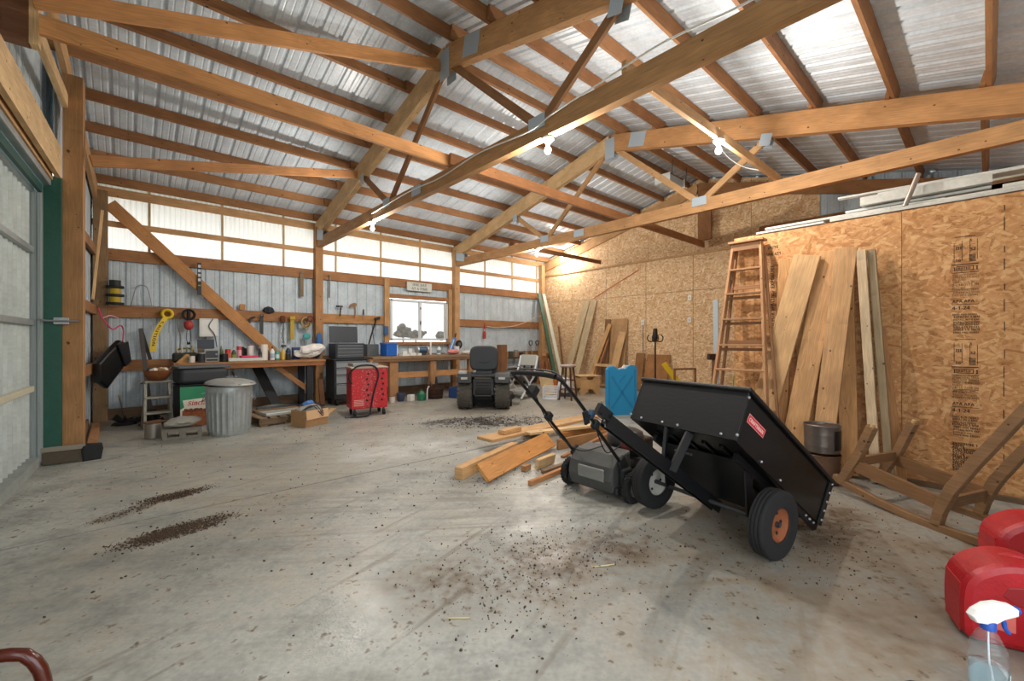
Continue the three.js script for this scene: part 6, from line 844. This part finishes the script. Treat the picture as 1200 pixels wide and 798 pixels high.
  const lc = thing('folding_chair', 'white and grey folding lawn chair with red strap behind the mower handle', 'chair', [6.5, 0, -6.95], 0.3), lw = mat('#cdd2d3', 0.45); for (const z of [-0.22, 0.22]) { part(lc, 'cross_leg', tube([[-0.35, 0.02, z], [0.0, 0.3, z], [0.3, 0.5, z]], 0.022, 14, 8), lw); part(lc, 'cross_leg', tube([[0.38, 0.02, z], [0.05, 0.3, z], [-0.2, 0.5, z]], 0.022, 14, 8), lw); part(lc, 'back_post', tube([[0.2, 0.45, z], [0.36, 0.75, z], [0.42, 0.92, z]], 0.022, 14, 8), lw); } part(lc, 'back_panel', rbox(0.03, 0.26, 0.4, 0.012, 2), mat('#9a9c94', 0.6), [0.38, 0.82, 0], [0, 0, -0.35]); part(lc, 'seat_sling', rbox(0.44, 0.025, 0.4, 0.01, 2), mat('#4a5058', 0.7), [0.04, 0.49, 0]); part(lc, 'red_strap', tube([[-0.2, 0.52, 0.22], [0.05, 0.6, 0.25], [0.3, 0.48, 0.24]], 0.016, 16, 8), mat('#a83038', 0.6)); part(lc, 'base_shell', rbox(0.5, 0.06, 0.42, 0.025, 2), lw, [0.1, 0.16, 0]); part(lc, 'hoop', tube([[-0.2, 0.52, -0.2], [-0.24, 0.66, -0.2], [-0.1, 0.7, 0], [-0.24, 0.66, 0.2], [-0.2, 0.52, 0.2]], 0.01, 24, 6), M_STEEL);
  solo('plywood_square', 'pale square panel leaning left of the stool', 'panel', rbox(0.3, 0.55, 0.02, 0.004, 1), wood('#e0d0ae'), [7.15, 0.29, -6.75], [-0.15, -0.6, 0.08]); solo('orange_box', 'orange terracotta box seen between the stool legs', 'box', rbox(0.3, 0.34, 0.26, 0.01, 1), mat('#b9662f', 0.8), [7.75, 0.17, -7.1], [0, 0.5, 0]);
  // things before the gable
  const cr = thing('iron_stand', 'tall black iron stand with curled hooks at the top', 'stand', [8.23, 0, -4.66]), im = mat('#2a211d', 0.6, 0.3); part(cr, 'pole', at(cyl(0.016, 0.02, 1.3, 12), 0, 0.66, 0), im); part(cr, 'head', at(lathe([[0.0, 1.24], [0.03, 1.26], [0.05, 1.32], [0.05, 1.42], [0.04, 1.52], [0, 1.52]], 14), 0, 0, 0), im); for (let i = 0; i < 4; i++) { const a = i * 1.57 + 0.7, c = Math.cos(a), s = Math.sin(a); part(cr, 'hook', tube([[0, 1.3, 0], [c * 0.07, 1.25, s * 0.07], [c * 0.14, 1.26, s * 0.14], [c * 0.165, 1.33, s * 0.165], [c * 0.13, 1.39, s * 0.13]], 0.012, 18, 6), im); } for (let i = 0; i < 3; i++) part(cr, 'foot', tube([[0, 0.12, 0], [Math.cos(i * 2.09) * 0.12, 0.08, Math.sin(i * 2.09) * 0.12], [Math.cos(i * 2.09) * 0.24, 0.012, Math.sin(i * 2.09) * 0.24]], 0.012, 12, 6), im);
  board('plywood_offcut', 'brown hardboard sheet leaning on the gable behind the iron stand', 'board', [9.79, 0.92, -5.45], [9.55, 0.02, -5.45], 0.62, 0.012, wood('#b0783e'), [0, 0, 1]);
  board('yellow_level', 'bright yellow plank leaning behind the cart', 'plank', [8.66, 0.78, -4.7], [8.95, 0.02, -4.25], 0.12, 0.04, mat('#d9b31c', 0.5), [0, 0.3, 1]); solo('white_sack', 'crumpled white paper sack beside the blue table', 'sack', crumple(0.2, 0.42, 0.16, 91), mat('#d6d2c6', 0.85), [8.0, 0.36, -5.15]);
  const fr = thing('trestle_stand', 'thin wooden stand frame behind the black cart', 'frame', [8.15, 0, -3.98], -0.5), fm = wood('#9a6a48'); for (const x of [-0.23, 0.23]) { part(fr, 'post', rbox(0.035, 0.7, 0.035, 0.004, 1), fm, [x, 0.35, 0]); part(fr, 'foot_bar', rbox(0.035, 0.035, 0.3, 0.004, 1), fm, [x, 0.019, 0]); } part(fr, 'top_bar', rbox(0.5, 0.035, 0.035, 0.004, 1), fm, [0, 0.71, 0]);
  const pt = thing('clay_pot', 'orange clay flower pot behind the cart rim', 'pot', [8.05, 0, -3.4]); part(pt, 'pot_wall', lathe([[0, 0], [0.1, 0], [0.14, 0.4], [0.155, 0.4], [0.155, 0.46], [0.135, 0.46], [0.12, 0.38], [0.09, 0.012], [0, 0.012]], 24), mat('#b3602c', 0.85)); part(pt, 'soil', at(cyl(0.13, 0.13, 0.02, 20), 0, 0.4, 0), mat('#4a3322', 0.95));
  const ml = thing('sledge_hammer', 'sledge hammer with dark head standing in the clay pot', 'hammer', [8.05, 0.42, -3.4]); part(ml, 'haft', bar([0, 0, 0], [-0.02, 0.5, 0.02], 0.028), wood('#8a6248')); part(ml, 'hammer_head', rbox(0.1, 0.11, 0.2, 0.012, 2), mat('#3a2a22', 0.6, 0.3), [-0.02, 0.55, 0.02], [0, 0.9, 0]);
  board('leaning_conduit', 'pale blue grey metal strip leaning upright behind the stepladder', 'strip', [8.9, 2.1, -3.7], [8.7, 0.02, -3.6], 0.1, 0.03, mat('#aebbc4', 0.45, 0.3), [0, 0, 1]); const rb = thing('red_jug', 'red plastic jug on the floor seen between the ladder legs', 'jug', [7.9, 0, -3.0]); part(rb, 'jug_body', rbox(0.3, 0.4, 0.24, 0.04, 3), mat('#a8222c', 0.45), [0, 0.2, 0]); part(rb, 'jug_cap', at(cyl(0.04, 0.04, 0.05, 14), 0.06, 0.425, 0), M_WHITE); bottle('green and white bottle standing behind the ladder rail', [7.7, 0.0, -2.85], 0.06, 0.95, '#4a8a4c', '#e4e4e0', { label: '#dfe4dc' });
  // on the wall: outlet, tag, cord
  for (const [y, z, lab] of [[1.73, -5.9, 'white outlet box with metal cover on the gable behind the stand'], [1.75, -4.68, 'small white wall plate on the gable below the panel seam'], [2.27, -4.67, 'white switch plate on the gable at panel seam height']]) { const o = thing('wall_plate', lab, 'outlet', [9.81, y, z]); part(o, 'plate', rbox(0.02, 0.12, 0.09, 0.004, 1), mat('#e2e0d8', 0.4)); part(o, 'socket', rbox(0.012, 0.05, 0.035, 0.003, 1), mat('#b9b7b0', 0.5), [-0.008, 0.0, 0]); }
  solo('extension_cord', 'thin orange cord strung across the gable above the boards', 'cord', tube([[9.81, 2.46, -7.45], [9.81, 2.62, -7.1], [9.8, 3.05, -6.1], [9.8, 3.1, -6.0]], 0.01, 24, 6), mat('#b5562c', 0.7)); part(wallRight, 'conduit_run', bar([9.815, 0.4, -5.9], [9.815, 1.7, -5.9], 0.012), M_STEEL);
  const cb = thing('vent_box', 'grey metal vent box fixed under the ridge in the far bay', 'vent', [8.55, 4.62, -4.5]); part(cb, 'case', rbox(0.6, 0.14, 0.3, 0.01, 1), mat('#b9c2c4', 0.5, 0.2), [0, 0, 0]); for (const x of [-0.3, 0.3]) { part(cb, 'end_plate', rbox(0.015, 0.18, 0.34, 0.006, 1), mat('#dfe4e4', 0.5), [x * 1.05, 0, 0]); part(cb, 'hanger', bar([x, 0.05, -0.2], [x, 0.34, -0.22], 0.008), M_DSTEEL); part(cb, 'hanger', bar([x, 0.05, 0.2], [x, 0.34, 0.22], 0.008), M_DSTEEL); }
}
// ---- dirt on the floor: uncountable crumbs and straws
{
  const r = rng(99), N = 7000, g = new THREE.IcosahedronGeometry(1, 0), im = new THREE.InstancedMesh(g, mat('#4a3a2c', 0.95), N), m4 = new THREE.Matrix4(), q = new THREE.Quaternion(), e = new THREE.Euler(), gs = () => (r() + r() + r() - 1.5) * 1.25;
  const cl = [[0.26, -3.62, 0.24, 0.09, -0.2, 2400, 0.005], [0.3, -4.45, 0.19, 0.08, -0.2, 1200, 0.005], [-0.02, -4.25, 0.16, 0.07, -0.5, 250, 0.004], [1.9, -1.75, 0.6, 0.3, 0.4, 800, 0.0045], [1.45, -1.5, 0.4, 0.25, 0.4, 250, 0.005], [4.25, -5.2, 0.8, 0.4, 0.55, 800, 0.009], [3.2, -0.75, 0.7, 0.3, 0.1, 500, 0.005], [2.6, -3.1, 0.6, 0.4, 0.2, 200, 0.006]]; let k = 0;
  for (const [cx, cz, rx, rz, a, n, s] of cl) for (let i = 0; i < n && k < N; i++) { const u = gs() * rx, v = gs() * rz, sc = s * (0.3 + r() * r() * 1.3); e.set(r() * 6, r() * 6, r() * 6); m4.compose(V(cx + u * Math.cos(a) - v * Math.sin(a), sc * 0.35, cz + u * Math.sin(a) + v * Math.cos(a)), q.setFromEuler(e), V(sc, sc * 0.7, sc * (0.8 + r()))); im.setMatrixAt(k++, m4); }
  for (; k < N; k++) { const sc = 0.0025 + r() * 0.004; e.set(r() * 6, r() * 6, r() * 6); m4.compose(V(-0.3 + r() * 6, sc * 0.4, -7 + r() * 7), q.setFromEuler(e), V(sc, sc, sc * 1.6)); im.setMatrixAt(k, m4); }
  put(im, 'dirt_crumbs'); im.userData = { kind: 'stuff', label: 'brown soil crumbs scattered in patches over the concrete floor', category: 'dirt' };
  const straw = [[1.98, -1.46, 0.05, -0.5], [1.13, -1.62, 0.05, -0.6], [2.02, -1.44, 0.04, -0.4], [2.9, -0.95, 0.03, 0.2]];
  straw.forEach(([x, z, l, a], i) => solo('straw', 'pale dry straw lying on the concrete before the cart', 'straw', bar([-l, 0, 0], [l, 0, 0.01], 0.003, 5), mat('#c9b98f', 0.9), [x, 0.004, z], [0, a, 0], 'loose straws on the floor'));
}

renderer.render(scene, camera);
